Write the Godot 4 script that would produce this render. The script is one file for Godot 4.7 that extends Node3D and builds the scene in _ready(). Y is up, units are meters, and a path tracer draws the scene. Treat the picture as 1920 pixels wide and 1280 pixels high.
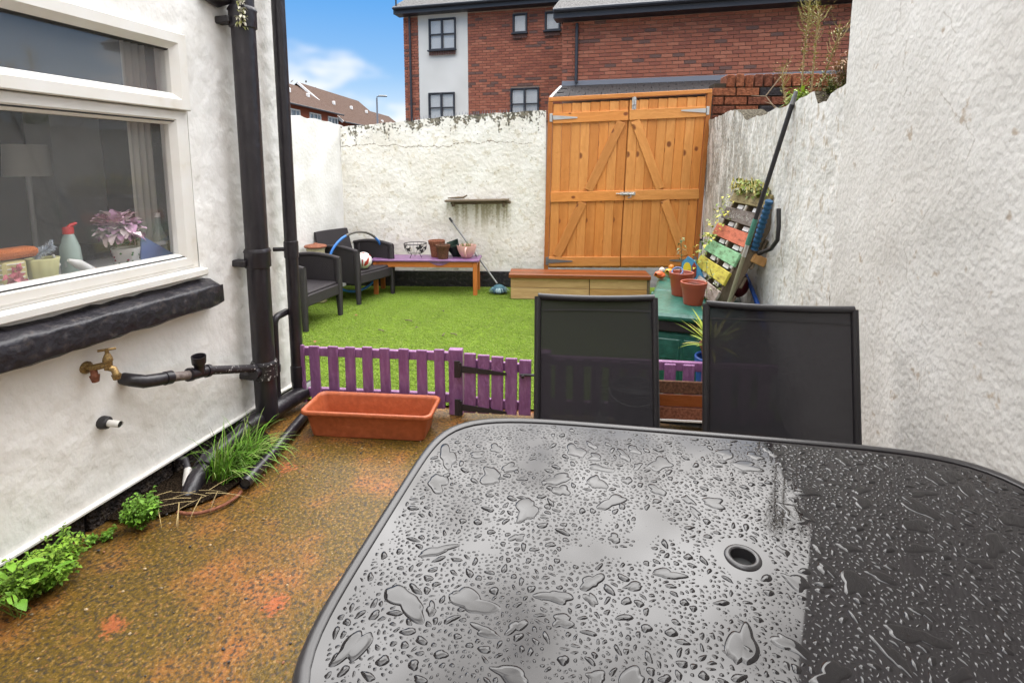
extends Node3D
# A small walled back yard on a wet day: house wall on the left, patio table in front, turf and a timber gate behind.

var M := {}
var rng := RandomNumberGenerator.new()
var taken := {}
const BACK_YAW := 0.2100      # the yard's back wall is turned this much from the house wall
const FENCE_YAW := 0.1502

# ---------------------------------------------------------------- mesh collector
class G:
	var v := PackedVector3Array()
	var uv := PackedVector2Array()
	var c := PackedColorArray()
	var ix := PackedInt32Array()
	var col := Color(1, 1, 1)
	var xf := Transform3D()
	func p(a: Vector3, t := Vector2.ZERO) -> int:
		v.append(xf * a); uv.append(t); c.append(col)
		return v.size() - 1
	func t3(a: int, b: int, d: int) -> void:      # counter-clockwise seen from outside
		ix.append(a); ix.append(d); ix.append(b)
	func tri(a: Vector3, b: Vector3, d: Vector3) -> void:
		t3(p(a, Vector2(0, 0)), p(b, Vector2(1, 0)), p(d, Vector2(.5, 1)))
	func quad(a: Vector3, b: Vector3, d: Vector3, e: Vector3, u0 := Vector2.ZERO, u1 := Vector2.ONE) -> void:
		var i := p(a, u0); var j := p(b, Vector2(u1.x, u0.y)); var k := p(d, u1); var l := p(e, Vector2(u0.x, u1.y))
		t3(i, j, k); t3(i, k, l)
	func poly(pts: Array) -> void:                 # a convex or star shaped outline, fanned
		var m := Vector3.ZERO
		for q in pts: m += q
		m /= pts.size()
		var o := p(m)
		var ids := []
		for q in pts: ids.append(p(q))
		for i in pts.size(): t3(o, ids[i], ids[(i + 1) % pts.size()])
	func rows(r: Array, wrap := false, uvs := Vector2.ONE) -> void:   # smooth sheet through rows of points
		var n: int = r[0].size(); var s := v.size()
		for i in r.size():
			for j in n: p(r[i][j], Vector2(float(j) / max(1, n - 1) * uvs.x, float(i) / max(1, r.size() - 1) * uvs.y))
		for i in r.size() - 1:
			for j in (n if wrap else n - 1):
				var k := (j + 1) % n
				t3(s + i * n + j, s + i * n + k, s + (i + 1) * n + k)
				t3(s + i * n + j, s + (i + 1) * n + k, s + (i + 1) * n + j)
	func box(at: Vector3, size: Vector3, b := 0.0) -> void:
		var h := size / 2.0
		b = min(b, min(h.x, min(h.y, h.z)) * .9)
		if b <= 0.0: b = 0.0
		for ax in 3:
			for s in [-1.0, 1.0]:
				var n := Vector3.ZERO; n[ax] = s
				var u := Vector3.ZERO; u[(ax + 1) % 3] = 1.0
				var w := Vector3.ZERO; w[(ax + 2) % 3] = 1.0
				var hu: float = h[(ax + 1) % 3] - b; var hw: float = h[(ax + 2) % 3] - b
				var o := at + n * h[ax]
				if s > 0: quad(o - u * hu - w * hw, o + u * hu - w * hw, o + u * hu + w * hw, o - u * hu + w * hw)
				else: quad(o - u * hu - w * hw, o - u * hu + w * hw, o + u * hu + w * hw, o + u * hu - w * hw)
		if b <= 0.0: return
		for ax in 3:
			var a1 := (ax + 1) % 3; var a2 := (ax + 2) % 3
			for s1 in [-1.0, 1.0]:
				for s2 in [-1.0, 1.0]:
					var e := Vector3.ZERO; e[ax] = h[ax] - b
					var q1 := Vector3.ZERO; q1[a1] = s1 * h[a1]; q1[a2] = s2 * (h[a2] - b)
					var q2 := Vector3.ZERO; q2[a1] = s1 * (h[a1] - b); q2[a2] = s2 * h[a2]
					if s1 * s2 > 0: quad(at + q1 - e, at + q2 - e, at + q2 + e, at + q1 + e)
					else: quad(at + q2 - e, at + q1 - e, at + q1 + e, at + q2 + e)
		for sx in [-1.0, 1.0]:
			for sy in [-1.0, 1.0]:
				for sz in [-1.0, 1.0]:
					var s := Vector3(sx, sy, sz)
					var a := at + s * Vector3(h.x, h.y - b, h.z - b)
					var d := at + s * Vector3(h.x - b, h.y, h.z - b)
					var e := at + s * Vector3(h.x - b, h.y - b, h.z)
					if sx * sy * sz > 0: tri(a, d, e)
					else: tri(a, e, d)
	func tube(path: Array, rad, n := 10, caps := true) -> void:
		var rr := []
		var side := Vector3.ZERO
		for i in path.size():
			var d: Vector3 = (path[min(i + 1, path.size() - 1)] - path[max(i - 1, 0)]).normalized()
			if side == Vector3.ZERO: side = d.cross(Vector3.UP if abs(d.y) < .9 else Vector3.RIGHT).normalized()
			side = (side - d * side.dot(d)).normalized()
			var o := d.cross(side)
			var r: float = rad[i] if rad is Array else rad
			var ring := []
			for j in n:
				var a := TAU * j / n
				ring.append(path[i] + (side * cos(a) + o * sin(a)) * r)
			rr.append(ring)
		rows(rr, true)
		if caps:
			var z: Array = rr[0].duplicate(); z.reverse()
			poly(z); poly(rr[-1])
	func lathe(prof: Array, n := 20, at := Vector3.ZERO, sq := 1.0) -> void:   # (radius, height) from the bottom up
		var rr := []
		for q in prof:
			var ring := []
			for j in n:
				var a := -TAU * j / n
				ring.append(at + Vector3(cos(a) * q.x, q.y, sin(a) * q.x * sq))
			rr.append(ring)
		rows(rr, true)
	func ball(at: Vector3, r: Vector3, n := 12) -> void:
		var rr := []
		for i in n + 1:
			var f := PI * i / n - PI / 2
			var ring := []
			for j in n * 2:
				var a := -TAU * j / (n * 2)
				ring.append(at + Vector3(cos(a) * cos(f), sin(f), sin(a) * cos(f)) * r)
			rr.append(ring)
		rows(rr, true)
	func extrude(pts: Array, z0: float, z1: float) -> void:   # outline in x, y (counter-clockwise), from z0 back to z1 front
		var a := []; var b := []
		for q in pts:
			a.append(Vector3(q.x, q.y, z0)); b.append(Vector3(q.x, q.y, z1))
		poly(b)
		for i in pts.size():
			var j := (i + 1) % pts.size()
			quad(a[i], a[j], b[j], b[i])
		a.reverse(); poly(a)
	func leaf(at: Vector3, d: Vector3, up: Vector3, l: float, w: float, bend := .2) -> void:
		d = d.normalized()
		var s := d.cross(up).normalized()
		if s.length() < .5: s = d.cross(Vector3.RIGHT).normalized()
		var n := s.cross(d)
		var m := at + d * l * .45 + n * l * bend * .35
		var e := at + d * l * .93 - n * l * bend * .4
		var a := p(at); var b := p(m + s * w * .5 + n * w * .12); var q := p(m); var f := p(m - s * w * .5 + n * w * .12); var g := p(e)
		t3(a, b, q); t3(a, q, f); t3(b, g, q); t3(q, g, f)
	func broad(at: Vector3, d: Vector3, up: Vector3, l: float, w: float, bend: float) -> void:   # a curved leaf with a midrib fold
		d = d.normalized()
		var s := d.cross(up).normalized()
		if s.length() < .5: s = d.cross(Vector3.RIGHT).normalized()
		var n := s.cross(d)
		var r := []
		for k in 7:
			var f := k / 6.0
			var ww := w * .5 * pow(sin(PI * (f * .88 + .06)), .8) * (1.15 - .5 * f)
			var c := at + d * l * (f - .12 * bend * f * f) - n * l * bend * f * f * .7
			var wav := n * w * .07 * sin(f * 9.0 + l * 200.0)
			r.append([c - s * ww + n * ww * .35 + wav, c, c + s * ww + n * ww * .35 - wav])
		rows(r)
	func blade(at: Vector3, d: Vector3, l: float, w: float, droop: float, n := 5) -> void:
		d = d.normalized()
		var s := d.cross(Vector3.UP)
		s = Vector3.RIGHT if s.length() < .05 else s.normalized()
		var q := at; var r := []
		for i in n + 1:
			var f := float(i) / n
			var ww := w * (1.0 - f * f) * .5 + .0002
			r.append([q - s * ww, q + s * ww])
			d = (d + Vector3.DOWN * droop / n * (0.4 + f)).normalized()
			q += d * l / n
		rows(r)
	func mesh() -> ArrayMesh:
		var n := PackedVector3Array(); n.resize(v.size())
		for i in range(0, ix.size(), 3):
			var a := ix[i]; var b := ix[i + 1]; var d := ix[i + 2]
			var f := (v[d] - v[a]).cross(v[b] - v[a])
			n[a] += f; n[b] += f; n[d] += f
		for i in n.size(): n[i] = n[i].normalized() if n[i].length_squared() > 1e-20 else Vector3.UP
		var arr := []; arr.resize(Mesh.ARRAY_MAX)
		arr[Mesh.ARRAY_VERTEX] = v; arr[Mesh.ARRAY_NORMAL] = n; arr[Mesh.ARRAY_TEX_UV] = uv; arr[Mesh.ARRAY_COLOR] = c; arr[Mesh.ARRAY_INDEX] = ix
		var m := ArrayMesh.new()
		m.add_surface_from_arrays(Mesh.PRIMITIVE_TRIANGLES, arr)
		return m

# ---------------------------------------------------------------- scene helpers
func numbered(called: String) -> String:
	if not taken.has(called):
		taken[called] = 0
		return called
	taken[called] += 1
	return "%s_%03d" % [called, taken[called]]

func thing(called: String, label: String, category: String, at := Vector3.ZERO, turn := 0.0, group := "") -> Node3D:
	var o := Node3D.new()
	o.name = numbered(called); add_child(o); o.position = at; o.rotation.y = turn
	tag(o, label, category, group)
	return o

func tag(o: Node, label: String, category: String, group := "", kind := "") -> void:
	if label: o.set_meta("label", label)
	if category: o.set_meta("category", category)
	if group: o.set_meta("group", group)
	if kind: o.set_meta("kind", kind)

func part(called: String, g, m: Material, parent: Node, at := Vector3.ZERO, rot := Vector3.ZERO) -> MeshInstance3D:
	var o := MeshInstance3D.new()
	o.mesh = g.mesh() if g is G else g
	o.material_override = m
	if parent == self: o.name = numbered(called)
	else: o.name = called
	parent.add_child(o, true)
	o.position = at; o.rotation = rot
	return o

func struct(called: String, g, m: Material) -> MeshInstance3D:
	var o := part(called, g, m, self)
	o.set_meta("kind", "structure")
	return o

var boxes := {}
func bx(size: Vector3, b := .003) -> ArrayMesh:          # shared chamfered boxes
	var k := "%.4f %.4f %.4f %.4f" % [size.x, size.y, size.z, b]
	if not boxes.has(k):
		var g := G.new(); g.box(Vector3.ZERO, size, b); boxes[k] = g.mesh()
	return boxes[k]

func bone(called: String, a: Vector3, b: Vector3, w: float, t: float, m: Material, parent: Node, face := Vector3.BACK, bev := .003) -> MeshInstance3D:
	# a board from a to b whose length is its own y axis, w wide, t thick towards face
	var y := (b - a).normalized()
	var x := y.cross(face).normalized()
	var z := x.cross(y)
	var o := part(called, bx(Vector3(w, snappedf((b - a).length(), .001), t), bev), m, parent)
	o.transform = Transform3D(Basis(x, y, z), (a + b) / 2.0)
	return o

func lin(r: float, g: float, b: float) -> Color:
	return Color(r, g, b).linear_to_srgb()

func mat(color: Color, rough := .7, spec := .5, metal := 0.0) -> StandardMaterial3D:
	var m := StandardMaterial3D.new()
	m.albedo_color = color; m.roughness = rough; m.metallic_specular = spec; m.metallic = metal
	return m

func noise_tex(freq: float, stops: Array, oct := 5, size := 512, type := FastNoiseLite.TYPE_SIMPLEX_SMOOTH, sd := 1) -> NoiseTexture2D:
	var t := NoiseTexture2D.new()
	t.width = size; t.height = size; t.seamless = true
	t.noise = noise(freq, oct, type, sd)
	if stops.size():
		var r := Gradient.new()
		var o := PackedFloat32Array(); var c := PackedColorArray()
		for s in stops:
			o.append(s[0]); c.append(s[1])
		r.offsets = o; r.colors = c
		t.color_ramp = r
	return t

func noise(freq: float, oct := 4, type := FastNoiseLite.TYPE_SIMPLEX_SMOOTH, sd := 1) -> FastNoiseLite:
	var n := FastNoiseLite.new()
	n.noise_type = type; n.frequency = freq; n.fractal_octaves = oct; n.seed = sd
	if oct <= 1: n.fractal_type = FastNoiseLite.FRACTAL_NONE
	return n

func bump_tex(freq: float, strength: float, oct := 5, type := FastNoiseLite.TYPE_SIMPLEX_SMOOTH, sd := 3, size := 512) -> NoiseTexture2D:
	var t := noise_tex(freq, [], oct, size, type, sd)
	t.as_normal_map = true; t.bump_strength = strength
	return t

func grain(m: StandardMaterial3D, tex: Texture2D, bump: Texture2D, scale: Vector3, world := false, nscale := 1.0, off := Vector3.ZERO) -> StandardMaterial3D:
	m.uv1_triplanar = true
	m.uv1_world_triplanar = world
	m.uv1_scale = scale; m.uv1_offset = off
	m.uv1_triplanar_sharpness = 6.0
	if tex: m.albedo_texture = tex
	if bump:
		m.normal_enabled = true; m.normal_texture = bump; m.normal_scale = nscale
	return m

func bytes_of(freq: float, w: int, h: int, oct := 4, type := FastNoiseLite.TYPE_SIMPLEX_SMOOTH, sd := 1) -> PackedByteArray:
	return noise(freq, oct, type, sd).get_image(w, h, false, false, true).get_data()

func tex_rgb(data: PackedByteArray, w: int, h: int) -> ImageTexture:
	return ImageTexture.create_from_image(Image.create_from_data(w, h, false, Image.FORMAT_RGB8, data))

func back_at(x: float, y: float, out := 0.0) -> Vector3:   # a point on the back wall over world x, that far in front of it
	return Vector3(x, y, -5.855 - (x + 1.57) * .2132) + Vector3(.2085, 0, .978) * out

func right_x(z: float) -> float:                           # where the right-hand wall stands
	return .60 + .045 * (z + 6.35)

func fence_z(x: float) -> float:
	return -2.72 - .1513 * (x + 1.04)

# ---------------------------------------------------------------- camera, sky, sun
func setup() -> void:
	var cam := Camera3D.new()
	cam.name = "camera"
	cam.projection = Camera3D.PROJECTION_FRUSTUM
	cam.near = .05; cam.far = 600.0
	cam.size = .064; cam.frustum_offset = Vector2(0, -.0099)
	add_child(cam)
	cam.position = Vector3(0, 1.4, 0)
	cam.rotation = Vector3(-atan(.13), deg_to_rad(14.46), 0)
	cam.current = true
	var e := Environment.new()
	e.background_mode = Environment.BG_SKY
	e.tonemap_mode = Environment.TONE_MAPPER_LINEAR
	e.tonemap_exposure = 1.34
	e.sdfgi_enabled = true; e.ssao_enabled = true; e.ssil_enabled = true
	e.sky = Sky.new()
	var pm := PanoramaSkyMaterial.new()
	pm.panorama = sky_image()
	e.sky.sky_material = pm
	var we := WorldEnvironment.new()
	we.name = "world_environment"; we.environment = e
	add_child(we)
	var sun := DirectionalLight3D.new()
	sun.name = "sun"
	sun.light_color = Color(1.0, .965, .91)
	sun.light_energy = .4
	sun.light_angular_distance = 64.0
	sun.shadow_enabled = true
	add_child(sun)
	sun.look_at_from_position(Vector3(-.3, 4.8, -3.8), Vector3.ZERO)

func sky_image() -> ImageTexture:      # blue low down, a broken deck of bright cloud higher up, the same all round
	var w := 1024; var h := 512
	var im := Image.create_empty(w, h, false, Image.FORMAT_RGBF)
	var n := noise(.9, 5, FastNoiseLite.TYPE_SIMPLEX_SMOOTH, 11)
	var n2 := noise(2.4, 4, FastNoiseLite.TYPE_SIMPLEX_SMOOTH, 5)
	var sun_dir := Vector3(-.3, 4.8, -3.8).normalized()     # thin cloud is brighter round the sun
	for j in h:
		var el := PI * (.5 - (j + .5) / h)
		var y := sin(el); var r := cos(el)
		for i in w:
			if j > h / 2 + 2:
				im.set_pixel(i, j, Color(.35, .34, .32)); continue
			var az := TAU * (i + .5) / w
			var d := Vector3(sin(az) * r, y, -cos(az) * r)
			var yy: float = max(y, 0.0)
			var blue := Color(.045, .265, .66).lerp(Color(.52, .70, .80), pow(clampf(1.0 - yy * 2.7, 0, 1), 1.5))
			blue = blue.lerp(Color(.76, .78, .79), pow(clampf(1.0 - yy * 6.0, 0, 1), 1.2) * .85)
			var q := Vector3(d.x, 0, d.z) / (yy + .16)
			var f := n.get_noise_3d(q.x, q.z, 3.0) + .22 * n2.get_noise_3d(q.x * 1.7, q.z * 1.7, 9.0)
			var deck := smoothstep(.27, .55, yy)
			var cov := smoothstep(-.06 - .46 * deck, .36 - .39 * deck, f)
			cov *= .75 + .25 * deck
			var glow := exp(-pow(acos(clampf(d.dot(sun_dir), -1, 1)) / .75, 2.0))
			var b := (.82 + deck * 2.0) * lerpf(1.0, .40 + 1.35 * smoothstep(-.38, .42, f), deck) * (1.0 + .5 * glow * deck)
			im.set_pixel(i, j, blue.lerp(Color(b, b * 1.0, b * 1.01), cov))
	return ImageTexture.create_from_image(im)

# ---------------------------------------------------------------- materials
func materials() -> void:
	var white_ramp := [[0.0, lin(.72, .695, .655)], [.3, lin(.80, .78, .75)], [1.0, lin(.84, .825, .80)]]
	M.plaster_bump = bump_tex(.012, 14.0, 5, FastNoiseLite.TYPE_SIMPLEX_SMOOTH, 3)
	M.rough_bump = bump_tex(.055, 26.0, 3, FastNoiseLite.TYPE_CELLULAR, 8)
	M.fine_bump = bump_tex(.05, 5.0, 4)
	M.house_white = grain(mat(Color.WHITE, .75, .4), noise_tex(.006, white_ramp, 5, 512, FastNoiseLite.TYPE_SIMPLEX_SMOOTH, 21), M.plaster_bump, Vector3(1.7, 1.1, 1.7), true, .26)
	M.roughcast = mat(Color.WHITE, .85, .3)
	M.roughcast.albedo_texture = flank_image()
	var rb: Image = noise(.09, 4, FastNoiseLite.TYPE_SIMPLEX_SMOOTH, 58).get_image(1024, 1024)
	rb.convert(Image.FORMAT_RGB8); rb.bump_map_to_normal_map(4.0)
	M.roughcast.normal_enabled = true; M.roughcast.normal_texture = ImageTexture.create_from_image(rb); M.roughcast.normal_scale = .22
	M.left_white = grain(mat(Color.WHITE, .8, .3), noise_tex(.005, [[0.0, lin(.60, .585, .55)], [.5, lin(.70, .69, .665)], [1.0, lin(.76, .75, .73)]], 4), M.fine_bump, Vector3(.8, .8, .8), true, .2)
	M.back_white = mat(Color.WHITE, .85, .3)
	M.back_white.albedo_texture = back_wall_image()
	M.right_white = mat(Color.WHITE, .85, .3)
	M.right_white.albedo_texture = right_wall_image()
	for k in ["back_white", "right_white"]:
		var bi: Image = noise(.05 if k == "back_white" else .06, 5, FastNoiseLite.TYPE_SIMPLEX_SMOOTH, 52).get_image(768 if k == "back_white" else 1024, 640 if k == "back_white" else 700)
		bi.convert(Image.FORMAT_RGB8); bi.bump_map_to_normal_map(2.6)
		M[k].normal_enabled = true; M[k].normal_texture = ImageTexture.create_from_image(bi)
		M[k].normal_scale = .55
	M.black_paint = grain(mat(Color.WHITE, .42, .5), noise_tex(.02, [[0.0, lin(.009, .008, .012)], [.6, lin(.017, .015, .021)], [.8, lin(.04, .034, .036)], [1.0, lin(.07, .055, .045)]], 5), M.plaster_bump, Vector3(2, 2, 2), true, .4)
	M.plinth = grain(mat(Color.WHITE, .7, .4), noise_tex(.02, [[0.0, lin(.01, .008, .008)], [.5, lin(.035, .026, .024)], [.85, lin(.08, .06, .045)], [1.0, lin(.12, .10, .06)]], 5, 512, FastNoiseLite.TYPE_SIMPLEX_SMOOTH, 6), M.rough_bump, Vector3(2, 2, 2), true, 1.0)
	M.upvc = grain(mat(Color.WHITE, .35, .5), noise_tex(.01, [[0.0, lin(.66, .61, .53)], [.3, lin(.74, .71, .66)], [1.0, lin(.78, .765, .74)]], 4), null, Vector3(1, 1, 1), true)
	M.glass = mat(Color(1, 1, 1, .06), .02, .5)
	M.glass.transparency = BaseMaterial3D.TRANSPARENCY_ALPHA
	M.gasket = mat(lin(.02, .02, .02), .6)
	M.pipe = grain(mat(Color.WHITE, .33, .5), noise_tex(.02, [[0.0, lin(.012, .010, .013)], [.7, lin(.02, .016, .02)], [1.0, lin(.035, .03, .032)]], 4), M.fine_bump, Vector3(1.5, .5, 1.5), true, .15)
	M.peeled = grain(mat(Color.WHITE, .5, .5), noise_tex(.03, [[0.0, lin(.015, .012, .015)], [.72, lin(.02, .017, .02)], [.74, lin(.5, .49, .47)], [1.0, lin(.62, .61, .59)]], 4, 512, FastNoiseLite.TYPE_SIMPLEX_SMOOTH, 15), null, Vector3(3, 3, 3), true)
	M.grey_pipe = grain(mat(Color.WHITE, .45, .5), noise_tex(.03, [[0.0, lin(.07, .05, .045)], [1.0, lin(.24, .20, .18)]], 4), null, Vector3(3, 3, 3), true)
	M.white_pipe = mat(lin(.6, .57, .53), .45)
	M.brass = grain(mat(Color.WHITE, .45, .5, .7), noise_tex(.04, [[0.0, lin(.10, .06, .035)], [.5, lin(.26, .17, .07)], [1.0, lin(.45, .30, .10)]], 4), M.fine_bump, Vector3(6, 6, 6), false, .5)
	M.steel = mat(lin(.55, .55, .54), .38, .5, .85)
	M.grey_metal = mat(lin(.22, .22, .22), .5, .5, .6)
	M.iron = grain(mat(lin(.018, .015, .017), .5), null, M.fine_bump, Vector3(4, 4, 4), false, .5)
	# timber: grain runs along the board's own y
	var g_img := wood_image(7, 5)
	var g_img2 := wood_image(23, 3)
	M.wood_bump = bump_tex(.05, 3.0, 3)
	M.gate = []
	for k in 12:
		var tone: Color = [lin(.95, .93, .89), lin(.80, .76, .72), lin(1, 1, 1), lin(.86, .76, .64), lin(1, .90, .76)][k % 5]
		var m := grain(mat(tone, .5, .45), g_img if k % 2 == 0 else g_img2, M.wood_bump, Vector3(.9, .55, .9), false, .25, Vector3(fmod(.371 * k + .13, 1.0), fmod(.618 * k + .07, 1.0), fmod(.237 * k, 1.0)))
		M.gate.append(m)
	M.gate_frame = grain(mat(lin(.62, .50, .42), .55, .4), g_img, M.wood_bump, Vector3(.9, .55, .9), false, .25, Vector3(.5, .3, .2))
	var crate_img := wood_image(41, 6, lin(.42, .25, .12), lin(.66, .45, .24), lin(.16, .07, .03))
	M.crate = []
	for k in 3:
		M.crate.append(grain(mat([lin(1, 1, .95), lin(.88, .86, .80), lin(.95, .82, .62)][k], .6, .4), crate_img, M.wood_bump, Vector3(1.3, .6, 1.3), false, .3, Vector3(.3 * k, .41 * k, .17)))
	M.redwood = []
	for k in 3:
		M.redwood.append(grain(mat([lin(.33, .20, .17), lin(.22, .15, .14), lin(.42, .24, .18)][k], .38, .5), g_img2, M.wood_bump, Vector3(1.2, .5, 1.2), false, .4, Vector3(.21 * k, .37 * k, .4)))
	var old_img := wood_image(55, 4, lin(.10, .075, .05), lin(.20, .15, .10), lin(.03, .02, .015))
	M.old_wood = grain(mat(Color.WHITE, .75, .4), old_img, M.wood_bump, Vector3(1.6, .7, 1.6), false, .6)
	M.bench_wood = grain(mat(lin(.80, .58, .48), .5, .45), g_img, M.wood_bump, Vector3(1.2, .5, 1.2), false, .3, Vector3(.7, .1, .3))
	M.purple = grain(mat(Color.WHITE, .5, .45), noise_tex(.015, [[0.0, lin(.165, .062, .155)], [.5, lin(.215, .088, .205)], [.8, lin(.25, .115, .235)], [1.0, lin(.32, .19, .29)]], 4), M.wood_bump, Vector3(3, .6, 3), true, .5)
	M.bench_purple = grain(mat(Color.WHITE, .32, .5), noise_tex(.015, [[0.0, lin(.16, .07, .17)], [1.0, lin(.26, .13, .27)]], 4), M.fine_bump, Vector3(1, 1, 1), true, .3)
	# plastics, clay, cloth
	M.terracotta = grain(mat(Color.WHITE, .48, .45), noise_tex(.02, [[0.0, lin(.30, .075, .028)], [.6, lin(.38, .095, .035)], [1.0, lin(.43, .12, .05)]], 4), M.fine_bump, Vector3(2, 2, 2), false, .2)
	M.clay = grain(mat(Color.WHITE, .8, .3), noise_tex(.03, [[0.0, lin(.10, .04, .025)], [.5, lin(.22, .085, .05)], [1.0, lin(.30, .13, .085)]], 4), M.fine_bump, Vector3(3, 3, 3), false, .4)
	M.clay_dark = grain(mat(Color.WHITE, .7, .35), noise_tex(.03, [[0.0, lin(.05, .025, .016)], [.5, lin(.11, .05, .03)], [1.0, lin(.17, .085, .05)]], 4), M.fine_bump, Vector3(3, 3, 3), false, .5)
	M.plastic_pot = mat(lin(.30, .055, .025), .42)
	M.soil = grain(mat(Color.WHITE, .95, .2), noise_tex(.05, [[0.0, lin(.012, .008, .005)], [1.0, lin(.06, .04, .025)]], 5), M.rough_bump, Vector3(3, 3, 3), true, 1.5)
	M.rattan = grain(mat(lin(.026, .021, .024), .55, .45), null, weave_image(), Vector3(9, 9, 9), false, .9)
	M.sling = mat(Color(lin(.016, .0135, .017), .968), .62, .4)
	M.sling.transparency = BaseMaterial3D.TRANSPARENCY_ALPHA
	grain(M.sling, null, weave_image(), Vector3(42, 42, 42), false, .9)
	M.chair_frame = mat(lin(.013, .011, .013), .45)
	M.table_glass = mat(lin(.010, .008, .009), .035, .47)
	M.table_rim = mat(lin(.022, .02, .021), .32)
	M.water = mat(lin(.009, .0075, .008), .015, .43)      # clear water takes the black of the glass it wets
	M.green_box = grain(mat(Color.WHITE, .33, .5), noise_tex(.02, [[0.0, lin(.012, .075, .055)], [.5, lin(.02, .115, .085)], [1.0, lin(.035, .15, .115)]], 4), M.fine_bump, Vector3(1, 1, 1), false, .25)
	M.dark_plastic = mat(lin(.016, .014, .016), .5)
	M.blue = mat(lin(.01, .06, .28), .4)
	M.sky_blue = mat(lin(.03, .16, .50), .45)
	M.teal = mat(lin(.02, .13, .16), .6)
	M.pink = mat(lin(.66, .38, .35), .35)
	M.white = mat(lin(.72, .71, .69), .5)
	M.cream = grain(mat(Color.WHITE, .6, .4), noise_tex(.03, [[0.0, lin(.35, .30, .16)], [1.0, lin(.62, .56, .40)]], 4), null, Vector3(3, 3, 3), false)
	M.leafy = vertex_mat(.55, true)
	M.tint = vertex_mat(.6, false)
	M.brick = []
	for k in 4:
		var t: Color = [lin(.31, .112, .072), lin(.25, .09, .062), lin(.36, .14, .09), lin(.14, .08, .068)][k]
		M.brick.append(grain(mat(t, .85, .3), null, M.fine_bump, Vector3(2, 2, 2), true, .5))
	M.mortar = mat(lin(.40, .28, .22), .9, .2)
	M.old_brick = []
	for k in 4:
		var a: Color = [lin(.24, .075, .035), lin(.17, .055, .03), lin(.035, .03, .032), lin(.28, .095, .045)][k]
		M.old_brick.append(grain(mat(Color.WHITE, .85, .3), noise_tex(.03, [[0.0, a.darkened(.35)], [.6, a], [1.0, a.lightened(.12)]], 4, 256), M.rough_bump, Vector3(2.5, 2.5, 2.5), true, .5))
	M.old_mortar = mat(lin(.05, .04, .03), .95, .2)
	M.slate = grain(mat(Color.WHITE, .65, .4), noise_tex(.03, [[0.0, lin(.024, .021, .021)], [1.0, lin(.055, .048, .045)]], 4), M.rough_bump, Vector3(.7, .7, .7), true, .5)
	M.charcoal = mat(lin(.022, .024, .032), .45)
	M.lead = mat(lin(.16, .17, .20), .5)
	M.render_white = grain(mat(Color.WHITE, .8, .3), noise_tex(.004, [[0.0, lin(.56, .55, .52)], [1.0, lin(.64, .63, .60)]], 3), null, Vector3(.3, .3, .3), true)
	M.far_glass = mat(lin(.10, .12, .14), .06, .6)
	M.blind = mat(lin(.42, .42, .41), .8)
	M.roof_tile = grain(mat(Color.WHITE, .85, .3), noise_tex(.03, [[0.0, lin(.055, .03, .02)], [1.0, lin(.10, .055, .036)]], 4), M.rough_bump, Vector3(.4, .4, .4), true, .5)
	M.far_brick = grain(mat(Color.WHITE, .9, .2), noise_tex(.06, [[0.0, lin(.24, .07, .04)], [1.0, lin(.36, .12, .07)]], 4), null, Vector3(.5, .5, .5), true)
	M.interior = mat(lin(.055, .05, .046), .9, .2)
	M.ground = grain(mat(Color.WHITE, .9, .2), noise_tex(.02, [[0.0, lin(.05, .05, .048)], [1.0, lin(.10, .098, .09)]], 4), null, Vector3(.3, .3, .3), true)
	M.turf_base = grain(mat(Color.WHITE, .9, .2), noise_tex(.02, [[0.0, lin(.13, .205, .022)], [.5, lin(.165, .255, .028)], [1.0, lin(.21, .30, .045)]], 5), M.rough_bump, Vector3(1.1, 1.1, 1.1), true, 1.2)
	M.concrete = concrete_material()
	M.dirty_top = grain(mat(Color.WHITE, .95, .2), noise_tex(.04, [[0.0, lin(.03, .025, .018)], [.6, lin(.10, .085, .06)], [1.0, lin(.26, .23, .18)]], 5), M.rough_bump, Vector3(2, 2, 2), true, .8)

func vertex_mat(rough: float, leafy: bool) -> StandardMaterial3D:
	var m := mat(Color.WHITE, rough, .4)
	m.vertex_color_use_as_albedo = true
	if leafy:
		m.backlight_enabled = true; m.backlight = Color(.18, .22, .06)
	return m

func mixb(a: Color, b: Color, t: float) -> Color:
	return a.lerp(b, clampf(t, 0, 1))

func put_rgb(d: PackedByteArray, i: int, c: Color) -> void:
	d[i] = int(clampf(c.r, 0, 1) * 255); d[i + 1] = int(clampf(c.g, 0, 1) * 255); d[i + 2] = int(clampf(c.b, 0, 1) * 255)

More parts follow.
